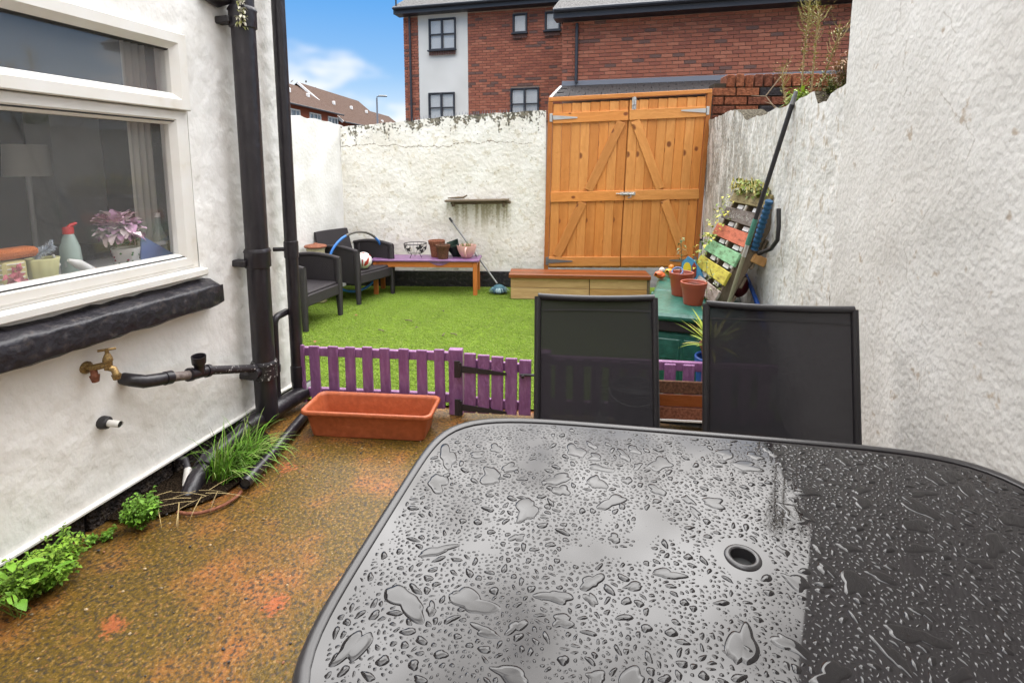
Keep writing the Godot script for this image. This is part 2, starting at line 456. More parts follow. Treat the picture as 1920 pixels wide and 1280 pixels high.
func wood_image(sd: int, knots: int, a := lin(.56, .225, .055), b := lin(.74, .34, .10), k := lin(.16, .045, .012)) -> ImageTexture:
	var w := 256; var h := 512
	var d := PackedByteArray(); d.resize(w * h * 3)
	var n := noise(.05, 3, FastNoiseLite.TYPE_SIMPLEX_SMOOTH, sd)
	var f := noise(.35, 2, FastNoiseLite.TYPE_SIMPLEX_SMOOTH, sd + 1)
	var r := RandomNumberGenerator.new(); r.seed = sd
	var ks := []
	for i in knots * 2: ks.append(Vector3(r.randf() * w, r.randf() * h, r.randf_range(3.0, 7.5)))
	for y in h:
		for x in w:
			var px := float(x); var near := 0.0; var dark := 0.0
			for q: Vector3 in ks:
				var dx := px - q.x
				var dy := (y - q.y) * .6
				if absf(dx) < 40 and absf(dy) < 40:
					var dd := sqrt(dx * dx + dy * dy)
					near += exp(-dd / 12.0) * 9.0
					dark = max(dark, smoothstep(q.z, q.z * .45, dd))
			var edge := sin(PI * x / w) * sin(PI * y / h)      # wraps without a seam
			var g := n.get_noise_2d(px * 1.0 + near, y * .045) * .5 + .5
			var l := sin((px * .22 + near + n.get_noise_2d(px * .3, y * .05) * 9.0) * 1.0) * .5 + .5
			var t := g * .6 + l * .28 + f.get_noise_2d(px, y * .08) * .22
			var c := mixb(a, b, t)
			c = mixb(c, k, dark * .85 * (1.0 if edge > .02 else .5))
			put_rgb(d, (y * w + x) * 3, c)
	return tex_rgb(d, w, h)

func weave_image() -> ImageTexture:
	var s := 128; var n := 8
	var im := Image.create_empty(s, s, false, Image.FORMAT_RGB8)
	for y in s:
		for x in s:
			var cx := x * n / s; var cy := y * n * 2 / s
			var fx := fmod(float(x) * n / s, 1.0); var fy := fmod(float(y) * n * 2 / s, 1.0)
			var over := (cx + cy) % 2 == 0
			var hh: float = (sin(PI * fy) * (.65 + .35 * sin(PI * fx))) if over else sin(PI * fx) * .5 * sin(PI * fy)
			im.set_pixel(x, y, Color(hh, hh, hh))
	im.bump_map_to_normal_map(4.0)
	return ImageTexture.create_from_image(im)

func back_wall_image() -> ImageTexture:     # 2.34 m wide, 2.1 m high: black mould along the coping, runs, brown patches, a crack
	var w := 768; var h := 640
	var d := PackedByteArray(); d.resize(w * h * 3)
	var soft := bytes_of(.006, w, h, 4, FastNoiseLite.TYPE_SIMPLEX_SMOOTH, 2)
	var mid := bytes_of(.022, w, h, 4, FastNoiseLite.TYPE_SIMPLEX_SMOOTH, 4)
	var fine := bytes_of(.09, w, h, 4, FastNoiseLite.TYPE_SIMPLEX_SMOOTH, 9)
	var run := noise(.05, 3, FastNoiseLite.TYPE_SIMPLEX_SMOOTH, 17)
	for y in h:
		var yy := 2.1 * (1.0 - float(y) / h)
		for x in w:
			var i := y * w + x
			var s := soft[i] / 255.0; var m := mid[i] / 255.0; var f := fine[i] / 255.0
			var xx := float(x) / w
			var top := lerpf(1.86, 2.02, xx)
			var c := mixb(lin(.66, .62, .55), lin(.80, .785, .745), s * .8 + m * .45)
			var dn := top - yy
			var r := run.get_noise_2d(x * .9, y * .06) * .5 + .5
			# mould patches below the coping, each with its own ragged outline
			var mould := smoothstep(.54 + dn * 1.0, .68 + dn * 1.05, r * .36 + f * .40 + m * .44)
			c = mixb(c, lin(.045, .04, .03), mould * .85)
			var specks := smoothstep(.70, .80, f * .75 + m * .25)
			c = mixb(c, lin(.22, .19, .14), specks * .55)
			c = mixb(c, lin(.50, .43, .31), smoothstep(.62, .8, m) * .35)
			# green and brown runs under the shelf
			if xx > .5 and xx < .83 and yy < .99 and yy > .55:
				c = mixb(c, lin(.33, .29, .19), smoothstep(.45, .75, r * .8 + f * .3) * smoothstep(.55, .97, yy) * .8)
			# crack
			var cy: float = 1.62 + .05 * xx + .02 * sin(xx * 11.0) + (m - .5) * .05
			if absf(yy - cy) < .0045 and xx < .93 and f > .34: c = mixb(c, lin(.20, .17, .13), .8)
			if absf(yy - 1.05 - (m - .5) * .22 - xx * .1) < .003 and xx > .08 and xx < .3: c = mixb(c, lin(.3, .27, .22), .6)
			put_rgb(d, i * 3, c)
	return tex_rgb(d, w, h)

func right_wall_image() -> ImageTexture:    # 9.5 m long from the gate towards the camera, 2.1 m high; streaked near the gate, cleaner render near the house
	var w := 2048; var h := 512
	var d := PackedByteArray(); d.resize(w * h * 3)
	var soft := bytes_of(.008, w, h, 4, FastNoiseLite.TYPE_SIMPLEX_SMOOTH, 12)
	var mid := bytes_of(.03, w, h, 4, FastNoiseLite.TYPE_SIMPLEX_SMOOTH, 14)
	var fine := bytes_of(.13, w, h, 3, FastNoiseLite.TYPE_SIMPLEX_SMOOTH, 19)
	var run := noise(.06, 4, FastNoiseLite.TYPE_SIMPLEX_SMOOTH, 27)
	for y in h:
		var yy := 2.1 * (1.0 - float(y) / h)
		for x in w:
			var i := y * w + x
			var u := 4.0 * x / w
			var s := soft[i] / 255.0; var m := mid[i] / 255.0; var f := fine[i] / 255.0
			var c := mixb(lin(.55, .53, .49), lin(.72, .70, .67), s * .7 + m * .5)
			var r := run.get_noise_2d(x * .28 + 26.0 * m, y * .10 + 10.0 * s) * .5 + .5
			var old := smoothstep(3.6, 1.2, u)
			# dark runs from the broken top
			var st := smoothstep(.34, .60, r * .8 + f * .2) * smoothstep(.8, 1.6, yy + m * .5) * old
			c = mixb(c, lin(.14, .125, .10), st * (.35 + .6 * f))
			c = mixb(c, lin(.36, .29, .21), smoothstep(.62, .80, m * .8 + f * .25) * .6)
			c = mixb(c, lin(.10, .09, .075), smoothstep(.80, .90, f * .8 + m * .2) * .7)
			put_rgb(d, i * 3, c)
	return tex_rgb(d, w, h)

func flank_image() -> ImageTexture:      # 3 m square of painted roughcast: faint grey patches, hair cracks, a few brown scars
	var w := 1024
	var d := PackedByteArray(); d.resize(w * w * 3)
	var soft := bytes_of(.004, w, w, 4, FastNoiseLite.TYPE_SIMPLEX_SMOOTH, 112)
	var mid := bytes_of(.02, w, w, 4, FastNoiseLite.TYPE_SIMPLEX_SMOOTH, 114)
	var fine := bytes_of(.15, w, w, 3, FastNoiseLite.TYPE_SIMPLEX_SMOOTH, 119)
	var ck := noise(.006, 4, FastNoiseLite.TYPE_SIMPLEX_SMOOTH, 121)
	for y in w:
		for x in w:
			var i := y * w + x
			var s := soft[i] / 255.0; var m := mid[i] / 255.0; var f := fine[i] / 255.0
			var c := mixb(lin(.52, .495, .455), lin(.665, .645, .61), s * .8 + m * .4 + (f - .5) * .25)
			c = mixb(c, lin(.30, .22, .15), smoothstep(.78, .9, m * .85 + f * .2) * .55)
			c = mixb(c, lin(.15, .13, .11), smoothstep(.86, .95, f) * .5)
			for k in 3:
				var cx: float = [.16, .24, .62][k] * w + ck.get_noise_2d(y, k * 90.0) * 90.0
				if absf(x - cx) < .8 and m > .47: c = mixb(c, lin(.3, .26, .22), .4)
			put_rgb(d, i * 3, c)
	return tex_rgb(d, w, w)

func concrete_material() -> StandardMaterial3D:     # wet exposed-aggregate slab, 3.2 m square of texture laid once over the visible part
	var w := 1344
	var d := PackedByteArray(); d.resize(w * w * 3)
	var hgt := PackedByteArray(); hgt.resize(w * w)
	var big := bytes_of(.0045, w, w, 3, FastNoiseLite.TYPE_SIMPLEX_SMOOTH, 31)
	var mid := bytes_of(.014, w, w, 4, FastNoiseLite.TYPE_SIMPLEX_SMOOTH, 37)
	var fine := bytes_of(.5, w, w, 2, FastNoiseLite.TYPE_SIMPLEX_SMOOTH, 41)
	var stones := bytes_of(.24, w, w, 1, FastNoiseLite.TYPE_CELLULAR, 43)
	var grit := bytes_of(.9, w, w, 2, FastNoiseLite.TYPE_VALUE, 47)
	var lump := bytes_of(.13, w, w, 4, FastNoiseLite.TYPE_SIMPLEX_SMOOTH, 49)
	var cn := noise(.24, 1, FastNoiseLite.TYPE_CELLULAR, 43)
	cn.cellular_return_type = FastNoiseLite.RETURN_CELL_VALUE
	var ids := cn.get_image(w, w, false, false, true).get_data()
	var crack := noise(.01, 3, FastNoiseLite.TYPE_SIMPLEX_SMOOTH, 77)
	var moss := lin(.105, .062, .006); var tan := lin(.215, .088, .017); var red := lin(.30, .088, .03); var dark := lin(.03, .021, .014)
	for y in w:
		var wz := .6 - 3.4 * float(y) / w
		for x in w:
			var i := y * w + x
			var wx := -2.2 + 3.4 * float(x) / w
			var b := big[i] / 255.0; var m := mid[i] / 255.0; var f := fine[i] / 255.0; var s := stones[i] / 255.0; var id := ids[i] / 255.0
			var c := mixb(moss, tan, (b - .32) * 1.7 + (m - .5) * .9)
			c = mixb(c, red, smoothstep(.5, .85, m * .5 + b * .4 + (f - .5) * .3) * (.35 + .75 * (grit[i] / 255.0)))
			c = mixb(c, dark, smoothstep(.60, .76, f * .75 + (1.0 - m) * .25) * .75)
			# pale and dark pebbles in the mix
			var st := smoothstep(.42, .22, s)
			if id > .93: c = mixb(c, lin(.32, .20, .09), st * .6)
			elif id > .82: c = mixb(c, lin(.20, .11, .04), st * .5)
			elif id < .07: c = mixb(c, lin(.03, .026, .026), st * .8)
			elif id < .2: c = mixb(c, lin(.24, .10, .045), st * .6)
			var gr := grit[i] / 255.0; var lp := lump[i] / 255.0
			c = mixb(c, dark, smoothstep(.50, .70, lp * .6 + gr * .4) * .85)
			c = mixb(c, dark, smoothstep(.60, .74, m * .45 + lp * .35 + gr * .2) * .6)
			c = mixb(c, lin(.36, .21, .085), smoothstep(.56, .78, (1.0 - lp) * .5 + gr * .5) * .6)
			# spots of spilt red paint
			for q: Vector3 in [Vector3(-1.56, -1.12, .032), Vector3(-1.60, -2.0, .034), Vector3(-1.13, -1.32, .03)]:
				var dd := Vector2((wx - q.x) * .75, wz - q.y).length() + (m - .5) * .09 + (f - .5) * .05
				c = mixb(c, lin(.40, .085, .035), smoothstep(q.z, q.z * .2, dd + (lump[i] / 255.0 - .5) * .06) * (.25 + .7 * f))
			# a crack across the slab
			var ck := wz + .93 + (wx + 1.2) * .25 + crack.get_noise_2d(x, 4.0) * .18 + (f - .5) * .02
			if absf(ck) < .0042 + .001 * sin(x * .1): c = mixb(c, lin(.012, .01, .008), .85)
			put_rgb(d, i * 3, c)
			hgt[i] = int(clampf(.35 + .22 * (1.0 - s) * id + (lp - .5) * .5 + (gr - .5) * .45 - (.3 if absf(ck) < .003 else 0.0), 0, 1) * 255)
	var m2 := mat(Color.WHITE, .5, .36)
	m2.albedo_texture = tex_rgb(d, w, w)
	var im := Image.create_from_data(w, w, false, Image.FORMAT_L8, hgt)
	im.convert(Image.FORMAT_RGB8)
	im.bump_map_to_normal_map(1.6)
	m2.normal_enabled = true; m2.normal_texture = ImageTexture.create_from_image(im); m2.normal_scale = .9
	return m2

# ---------------------------------------------------------------- setting
func cuts(a: float, b: float, step: float, keep := []) -> Array:
	var r := []
	var n: int = max(1, int(round((b - a) / step)))
	for i in n + 1:
		var x := a + (b - a) * i / n
		for k in keep:
			if absf(x - k) < step * .5 and x != a and x != b: x = k
		r.append(x)
	return r

var cap_g: G
func wall_sheet(us: Array, vs: Array, topf: Callable, thick: float, amp: float, sd: int, hole := Rect2(), size := Vector2.ONE, low := 0.0) -> G:
	# front at z = 0 (uneven), back at -thick; rows vs are heights, the last row follows topf
	var g := G.new()
	var n := noise(1.3, 3, FastNoiseLite.TYPE_SIMPLEX_SMOOTH, sd)
	var f := noise(9.0, 3, FastNoiseLite.TYPE_SIMPLEX_SMOOTH, sd + 1)
	var vm: float = vs[-1]
	var ids := []
	for j in vs.size():
		var row := []
		for i in us.size():
			var u: float = us[i]
			var t: float = topf.call(u)
			var v: float = low + (vs[j] - low) * (t - low) / (vm - low)
			var z := amp * (n.get_noise_2d(u, v) + .35 * f.get_noise_2d(u, v * .7))
			row.append(g.p(Vector3(u, v, z), Vector2(u / size.x, 1.0 - v / size.y)))
		ids.append(row)
	for j in vs.size() - 1:
		for i in us.size() - 1:
			if hole.has_area() and us[i] >= hole.position.x - .001 and us[i + 1] <= hole.end.x + .001 and vs[j] >= hole.position.y - .001 and vs[j + 1] <= hole.end.y + .001: continue
			g.t3(ids[j][i], ids[j][i + 1], ids[j + 1][i + 1]); g.t3(ids[j][i], ids[j + 1][i + 1], ids[j + 1][i])
	var l: int = us.size() - 1; var t: int = vs.size() - 1
	var back := func(i: int, j: int) -> Vector3:
		var q: Vector3 = g.v[ids[j][i]]; return Vector3(q.x, q.y, -thick)
	cap_g = G.new()
	for i in l:                                   # top and back
		cap_g.quad(g.v[ids[t][i]], g.v[ids[t][i + 1]], back.call(i + 1, t), back.call(i, t))
		if not hole.has_area(): g.quad(back.call(i + 1, 0), back.call(i, 0), back.call(i, t), back.call(i + 1, t))
	for j in t:
		g.quad(g.v[ids[j][l]], back.call(l, j), back.call(l, j + 1), g.v[ids[j + 1][l]])
		g.quad(back.call(0, j), g.v[ids[j][0]], g.v[ids[j + 1][0]], back.call(0, j + 1))
	if hole.has_area():                           # reveals round the opening
		var a := hole.position; var b := hole.end
		g.quad(Vector3(a.x, a.y, 0), Vector3(b.x, a.y, 0), Vector3(b.x, a.y, -thick), Vector3(a.x, a.y, -thick))
		g.quad(Vector3(a.x, b.y, -thick), Vector3(b.x, b.y, -thick), Vector3(b.x, b.y, 0), Vector3(a.x, b.y, 0))
		g.quad(Vector3(b.x, a.y, 0), Vector3(b.x, b.y, 0), Vector3(b.x, b.y, -thick), Vector3(b.x, a.y, -thick))
		g.quad(Vector3(a.x, a.y, -thick), Vector3(a.x, b.y, -thick), Vector3(a.x, b.y, 0), Vector3(a.x, a.y, 0))
	return g

func profile(pts: Array, wob: float, sd: int) -> Callable:
	var n := noise(5.0, 3, FastNoiseLite.TYPE_SIMPLEX_SMOOTH, sd)
	return func(u: float) -> float:
		var r: float = pts[-1].y
		for i in pts.size() - 1:
			if u <= pts[i + 1].x:
				r = lerpf(pts[i].y, pts[i + 1].y, clampf((u - pts[i].x) / max(.0001, pts[i + 1].x - pts[i].x), 0, 1)); break
		return r + n.get_noise_1d(u) * wob

func ground_and_lawn() -> void:
	var g := G.new()
	g.quad(Vector3(-220, -.04, 220), Vector3(220, -.04, 220), Vector3(220, -.04, -220), Vector3(-220, -.04, -220))
	struct("ground", g, M.ground)
	g = G.new()
	# the slab dips a little towards the drain beside the house wall
	var n := noise(.9, 3, FastNoiseLite.TYPE_SIMPLEX_SMOOTH, 90)
	var r := []
	for j in 61:
		var row := []
		for i in 61:
			var x := -2.2 + 3.6 * i / 60.0; var z := .6 - 3.5 * j / 60.0
			row.append(Vector3(x, n.get_noise_2d(x, z) * .008 - .012 * exp(-Vector2(x + 1.85, z + 1.75).length_squared() * 8.0), z))
		r.append(row)
	g.rows(r, false, Vector2(3.6 / 3.4, 3.5 / 3.4))
	struct("concrete_patio", g, M.concrete)
	g = G.new()
	g.quad(Vector3(-2.2, -.01, 3.0), Vector3(1.8, -.01, 3.0), Vector3(1.8, -.01, .55), Vector3(-2.2, -.01, .55))
	struct("concrete_path", g, M.ground)
	var outline := [Vector3(-3.5, .014, -2.50), Vector3(-1.9, .014, -2.66), Vector3(.80, .014, -3.07), Vector3(.60, .014, -6.36), Vector3(-3.5, .014, -5.48)]
	g = G.new()
	g.poly(outline)
	struct("artificial_lawn", g, M.turf_base)
	# blades of the turf
	var tuft := G.new()
	rng.seed = 400
	for k in 7:
		var a := rng.randf() * TAU
		var d := Vector3(cos(a) * rng.randf_range(.3, .9), 1, sin(a) * rng.randf_range(.3, .9))
		var sh := rng.randf_range(.75, 1.2)
		tuft.col = Color(.165 * sh, .265 * sh, .028 * sh) if k < 5 else Color(.225 * sh, .29 * sh, .055 * sh)
		var b := Vector3(rng.randf_range(-.014, .014), 0, rng.randf_range(-.014, .014))
		var s := Vector3(-sin(a), 0, cos(a)) * .0016
		tuft.tri(b - s, b + s, b + d.normalized() * rng.randf_range(.009, .016))
	var poly := PackedVector2Array()
	for q: Vector3 in outline: poly.append(Vector2(q.x, q.z))
	var mm := MultiMesh.new()
	mm.transform_format = MultiMesh.TRANSFORM_3D
	mm.use_colors = true
	mm.mesh = tuft.mesh()
	var xs := []; var cs := []
	var tone := noise(2.2, 3, FastNoiseLite.TYPE_SIMPLEX_SMOOTH, 71)
	while xs.size() < 52000:
		var q := Vector2(rng.randf_range(-3.42, 1.1), rng.randf_range(-6.3, -2.55))
		if not Geometry2D.is_point_in_polygon(q, poly) or q.x > right_x(q.y): continue
		xs.append(Transform3D(Basis(Vector3.UP, rng.randf() * TAU).scaled(Vector3(1.0, rng.randf_range(.6, .9), 1.0)), Vector3(q.x, .013, q.y)))
		var t := 1.0 + tone.get_noise_2d(q.x, q.y) * .28
		cs.append(Color(t * 1.02, t, t))
	mm.instance_count = xs.size()
	for i in xs.size():
		mm.set_instance_transform(i, xs[i]); mm.set_instance_color(i, cs[i])
	var mi := MultiMeshInstance3D.new()
	mi.multimesh = mm; mi.name = "turf_blades"; mi.material_override = M.leafy
	add_child(mi)
	tag(mi, "short bright green artificial turf covering the far yard", "turf", "", "stuff")
	# loose stones on the slab
	g = G.new()
	for k in 420:
		var x := rng.randf_range(-1.95, -.1); var z := rng.randf_range(-2.5, -.5)
		var s := rng.randf_range(.0018, .0055)
		g.col = [Color(.4, .3, .18), Color(.3, .14, .08), Color(.06, .055, .055), Color(.2, .15, .09)][rng.randi() % 4]
		g.ball(Vector3(x, .001, z), Vector3(s * rng.randf_range(.8, 1.6), s * .7, s), 3)
	var o := part("grit", g, M.tint, self)
	tag(o, "small loose stones and grit on the brown concrete", "grit", "", "stuff")

func house() -> void:
	# single-storey rear extension: wall faces +x, local u runs away from the camera from z = 2.2
	var h := thing("white_house", "white plastered house with kitchen window above a black stone sill", "house", Vector3(-2.05, 0, 2.2), PI / 2)
	var us := cuts(0, 4.92, .04, [2.8, 4.23]); var vs := cuts(.1, 2.9, .04, [.89, 1.985])
	part("wall", wall_sheet(us, vs, func(_u): return 2.9, .16, .007, 50, Rect2(2.8, .89, 1.43, 1.095), Vector2.ONE, .1), M.house_white, h)
	var g := G.new()
	g.box(Vector3(2.46, .03, -.13), Vector3(4.9, .14, .2), .004)
	part("plinth", g, M.plinth, h)
	# plinth stones proud of the footing
	rng.seed = 5
	var u := 2.0
	while u < 4.7:
		var l := rng.randf_range(.25, .5)
		part("stone", bx(Vector3(l - .012, .10, .02), .006), M.plinth, h, Vector3(u + l / 2, .035 + rng.randf_range(-.004, .004), -.022))
		u += l
	g = G.new(); g.box(Vector3(2.46, .097, .002), Vector3(4.9, .016, .03), .004)
	part("render_stop", g, M.upvc, h)
	# room behind the window
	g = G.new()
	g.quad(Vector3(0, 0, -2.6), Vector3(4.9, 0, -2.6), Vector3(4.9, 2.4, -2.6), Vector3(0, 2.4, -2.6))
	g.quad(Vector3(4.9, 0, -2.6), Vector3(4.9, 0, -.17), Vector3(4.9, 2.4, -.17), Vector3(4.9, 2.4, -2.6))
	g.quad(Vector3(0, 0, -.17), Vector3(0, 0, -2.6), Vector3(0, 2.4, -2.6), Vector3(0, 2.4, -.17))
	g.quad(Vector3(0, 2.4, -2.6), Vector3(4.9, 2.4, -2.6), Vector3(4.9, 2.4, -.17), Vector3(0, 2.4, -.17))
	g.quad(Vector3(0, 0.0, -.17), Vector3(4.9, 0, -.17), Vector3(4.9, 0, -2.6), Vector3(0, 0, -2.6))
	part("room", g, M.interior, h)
	g = G.new(); g.box(Vector3(2.46, 1.45, -2.75), Vector3(4.92, 2.9, .12)); g.box(Vector3(.06, 1.45, -1.4), Vector3(.12, 2.9, 2.5)); g.box(Vector3(4.86 + .1, 1.45, -1.4), Vector3(.1, 2.9, 2.5)); g.box(Vector3(2.46, 2.96, -1.4), Vector3(5.2, .1, 2.95))
	part("shell", g, M.left_white, h)
	g = G.new(); g.box(Vector3(3.5, .945, -.32), Vector3(1.42, .03, .36), .006)
	part("inner_sill", g, M.white, h)
	# the taller main house behind the camera, which this extension adjoins
	g = G.new(); g.box(Vector3(-.9, 2.3, 1.0), Vector3(1.8, 4.6, 8.0), .01)
	part("main_house", g, M.left_white, h)
	# stone sill, painted black
	var ss := []
	var n := noise(7.0, 3, FastNoiseLite.TYPE_SIMPLEX_SMOOTH, 62)
	for i in 46:
		var x := 2.3 + 1.99 * i / 45.0
		var e: float = .014 if i == 45 else 0.0
		var w := func(k: float) -> float: return n.get_noise_2d(x, k * 3.0) * .009
		ss.append([Vector3(x, .748 + e + w.call(1), -.02), Vector3(x, .745 + e + w.call(2), .075 - e), Vector3(x, .757 + w.call(3), .088 - e), Vector3(x, .835 + w.call(4), .086 - e), Vector3(x, .850 - e + w.call(5), .070 - e), Vector3(x, .876 - e + w.call(6), -.005), Vector3(x, .876, -.03)])
	g = G.new(); g.rows(ss, false)
	var cap: Array = ss[-1].duplicate(); cap.reverse(); g.poly(cap)
	g.ix = flip(g.ix)
	part("stone_sill", g, M.black_paint, h)
	# window: outer frame, fixed lower light, fanlight standing proud
	var win := part("window", frame_mesh(2.8, 4.23, .93, 1.985, .07, -.055, .0), M.upvc, h)
	g = G.new(); g.box(Vector3(3.515, .909, -.005), Vector3(1.46, .036, .09), .006); g.box(Vector3(3.515, .924, -.02), Vector3(1.44, .012, .08), .004)
	part("sill_profile", g, M.upvc, win)
	part("fanlight_sash", frame_mesh(2.8, 4.226, 1.648, 1.98, .072, -.03, .028), M.upvc, win)
	part("lower_bead", frame_mesh(2.80, 4.2, .945, 1.645, .06, -.045, .006), M.upvc, win)
	part("gasket", frame_mesh(2.86, 4.17, .985, 1.605, .012, -.035, .0), M.gasket, win)
	part("gasket", frame_mesh(2.86, 4.17, 1.71, 1.912, .010, -.018, .0), M.gasket, win)
	part("pane", pane_mesh(1.32, .63), M.glass, win, Vector3(3.515, 1.295, -.04))
	part("pane", bx(Vector3(1.32, .21, .005), 0.0), M.glass, win, Vector3(3.515, 1.811, -.022))

func pane_mesh(w: float, h: float) -> G:
	var g := G.new()
	g.quad(Vector3(-w / 2, -h / 2, 0), Vector3(w / 2, -h / 2, 0), Vector3(w / 2, h / 2, 0), Vector3(-w / 2, h / 2, 0))
	return g

func flip(ix: PackedInt32Array) -> PackedInt32Array:
	for i in range(0, ix.size(), 3):
		var t := ix[i + 1]; ix[i + 1] = ix[i + 2]; ix[i + 2] = t
	return ix

func frame_mesh(x0: float, x1: float, y0: float, y1: float, w: float, z0: float, z1: float) -> G:
	# a mitred frame with a sloping inner face
	var g := G.new()
	var o := [Vector2(x0, y0), Vector2(x1, y0), Vector2(x1, y1), Vector2(x0, y1)]
	var sg := [Vector2(1, 1), Vector2(-1, 1), Vector2(-1, -1), Vector2(1, -1)]
	for i in 4:
		var j := (i + 1) % 4
		var pr := [[0.0, z0], [0.0, z1 - .004], [.004, z1], [w * .62, z1], [w, lerpf(z1, z0, .45)], [w, z0]]
		for k in 5:
			var a: Vector2 = o[i] + sg[i] * pr[k][0]; var b: Vector2 = o[j] + sg[j] * pr[k][0]
			var d: Vector2 = o[j] + sg[j] * pr[k + 1][0]; var e: Vector2 = o[i] + sg[i] * pr[k + 1][0]
			g.quad(Vector3(a.x, a.y, pr[k][1]), Vector3(b.x, b.y, pr[k][1]), Vector3(d.x, d.y, pr[k + 1][1]), Vector3(e.x, e.y, pr[k + 1][1]))
	return g

func yard_walls() -> void:
	# left boundary wall
	var lw := thing("garden_wall", "clean white rendered garden wall behind the two black wicker chairs", "wall", Vector3(-3.42, 0, -2.4), PI / 2)
	part("render", wall_sheet(cuts(0, 3.2, .05), cuts(0, 1.9, .06), profile([Vector2(0, 1.93), Vector2(2.2, 1.90), Vector2(2.9, 1.885), Vector2(3.2, 1.85)], .022, 3), .2, .012, 60, Rect2(), Vector2.ONE), M.left_white, lw)
	part("top", cap_g, M.left_white, lw)
	# back wall
	var bw := thing("garden_wall", "stained white garden wall with black mould along its top, left of the gate", "wall", back_at(-3.42, 0), BACK_YAW)
	part("render", wall_sheet(cuts(0, 2.33, .035), cuts(0, 2.0, .04), profile([Vector2(0, 1.845), Vector2(.7, 1.9), Vector2(1.1, 1.945), Vector2(1.6, 1.98), Vector2(2.33, 2.02)], .014, 5), .22, .012, 66, Rect2(), Vector2(2.34, 2.1)), M.back_white, bw)
	part("mossy_top", cap_g, M.dirty_top, bw)
	part("black_skirting", bx(Vector3(2.32, .2, .014), .003), M.black_paint, bw, Vector3(1.165, .10, .011))
	rng.seed = 77
	var sp := G.new()
	sp.lathe([Vector2(.0045, 0), Vector2(.0035, .012), Vector2(.0004, .05)], 5)
	var spike := sp.mesh()
	var tf := profile([Vector2(0, 1.845), Vector2(.7, 1.9), Vector2(1.1, 1.945), Vector2(1.6, 1.98), Vector2(2.33, 2.02)], .014, 5)
	for k in 46:
		var u := .82 + 1.42 * k / 45.0 + rng.randf_range(-.008, .008)
		part("spike", spike, M.lead, bw, Vector3(u, tf.call(u) - .006, -.05 + rng.randf_range(-.015, .015)), Vector3(rng.randf_range(-.15, .15), 0, rng.randf_range(-.2, .2)))
	# right-hand yard wall, broken along the top
	var th := atan2(-1.0, .045)
	var L := 1.001
	var tops := []
	for q in [[-6.40, 1.90], [-6.21, 1.901], [-5.49, 1.885], [-4.85, 1.875], [-4.55, 1.80], [-4.38, 1.737], [-4.28, 1.751], [-3.82, 1.739], [-3.53, 1.745], [-3.21, 1.743], [-2.92, 1.757], [-2.88, 1.70], [-2.74, 1.696], [-2.67, 1.728], [-2.54, 1.737], [-2.48, 1.74]]:
		tops.append(Vector2((q[0] + 6.40) * L, q[1]))
	var rw := thing("garden_wall", "grey streaked garden wall with a broken top, right of the timber gate", "wall", Vector3(right_x(-6.40), 0, -6.40), th)
	part("render", wall_sheet(cuts(0, 3.89 * L, .03), cuts(0, 1.85, .04), profile(tops, .016, 15), .2, .018, 70, Rect2(), Vector2(4.0, 2.1)), M.right_white, rw)
	part("mossy_top", cap_g, M.dirty_top, rw)
	# neighbour's two-storey house flank
	var nh := thing("neighbour_house", "tall roughcast white house flank at the right of the table", "house", Vector3(right_x(-2.51) - .012, 0, -2.51), th)
	part("wall", wall_sheet(cuts(0, 7.5, .05), cuts(0, 5.6, .05), func(_u): return 5.6, .25, .009, 80, Rect2(), Vector2(3, 3)), M.roughcast, nh)
	var g := G.new()
	g.box(Vector3(3.75, 2.78, -2.6), Vector3(7.48, 5.56, 4.6))
	part("shell", g, M.roughcast, nh)
	g = G.new()
	g.box(Vector3(3.75, 5.62, .12), Vector3(7.6, .12, .12), .02)
	part("gutter", g, M.dark_plastic, nh)
	g = G.new()
	g.quad(Vector3(-.1, 5.6, .2), Vector3(7.6, 5.6, .2), Vector3(7.6, 7.2, -2.6), Vector3(-.1, 7.2, -2.6))
	g.quad(Vector3(7.6, 5.6, -5.2), Vector3(-.1, 5.6, -5.2), Vector3(-.1, 7.2, -2.6), Vector3(7.6, 7.2, -2.6))
	g.tri(Vector3(0, 5.6, -5.0), Vector3(0, 5.6, 0), Vector3(0, 7.15, -2.6))
	part("roof", g, M.slate, nh)

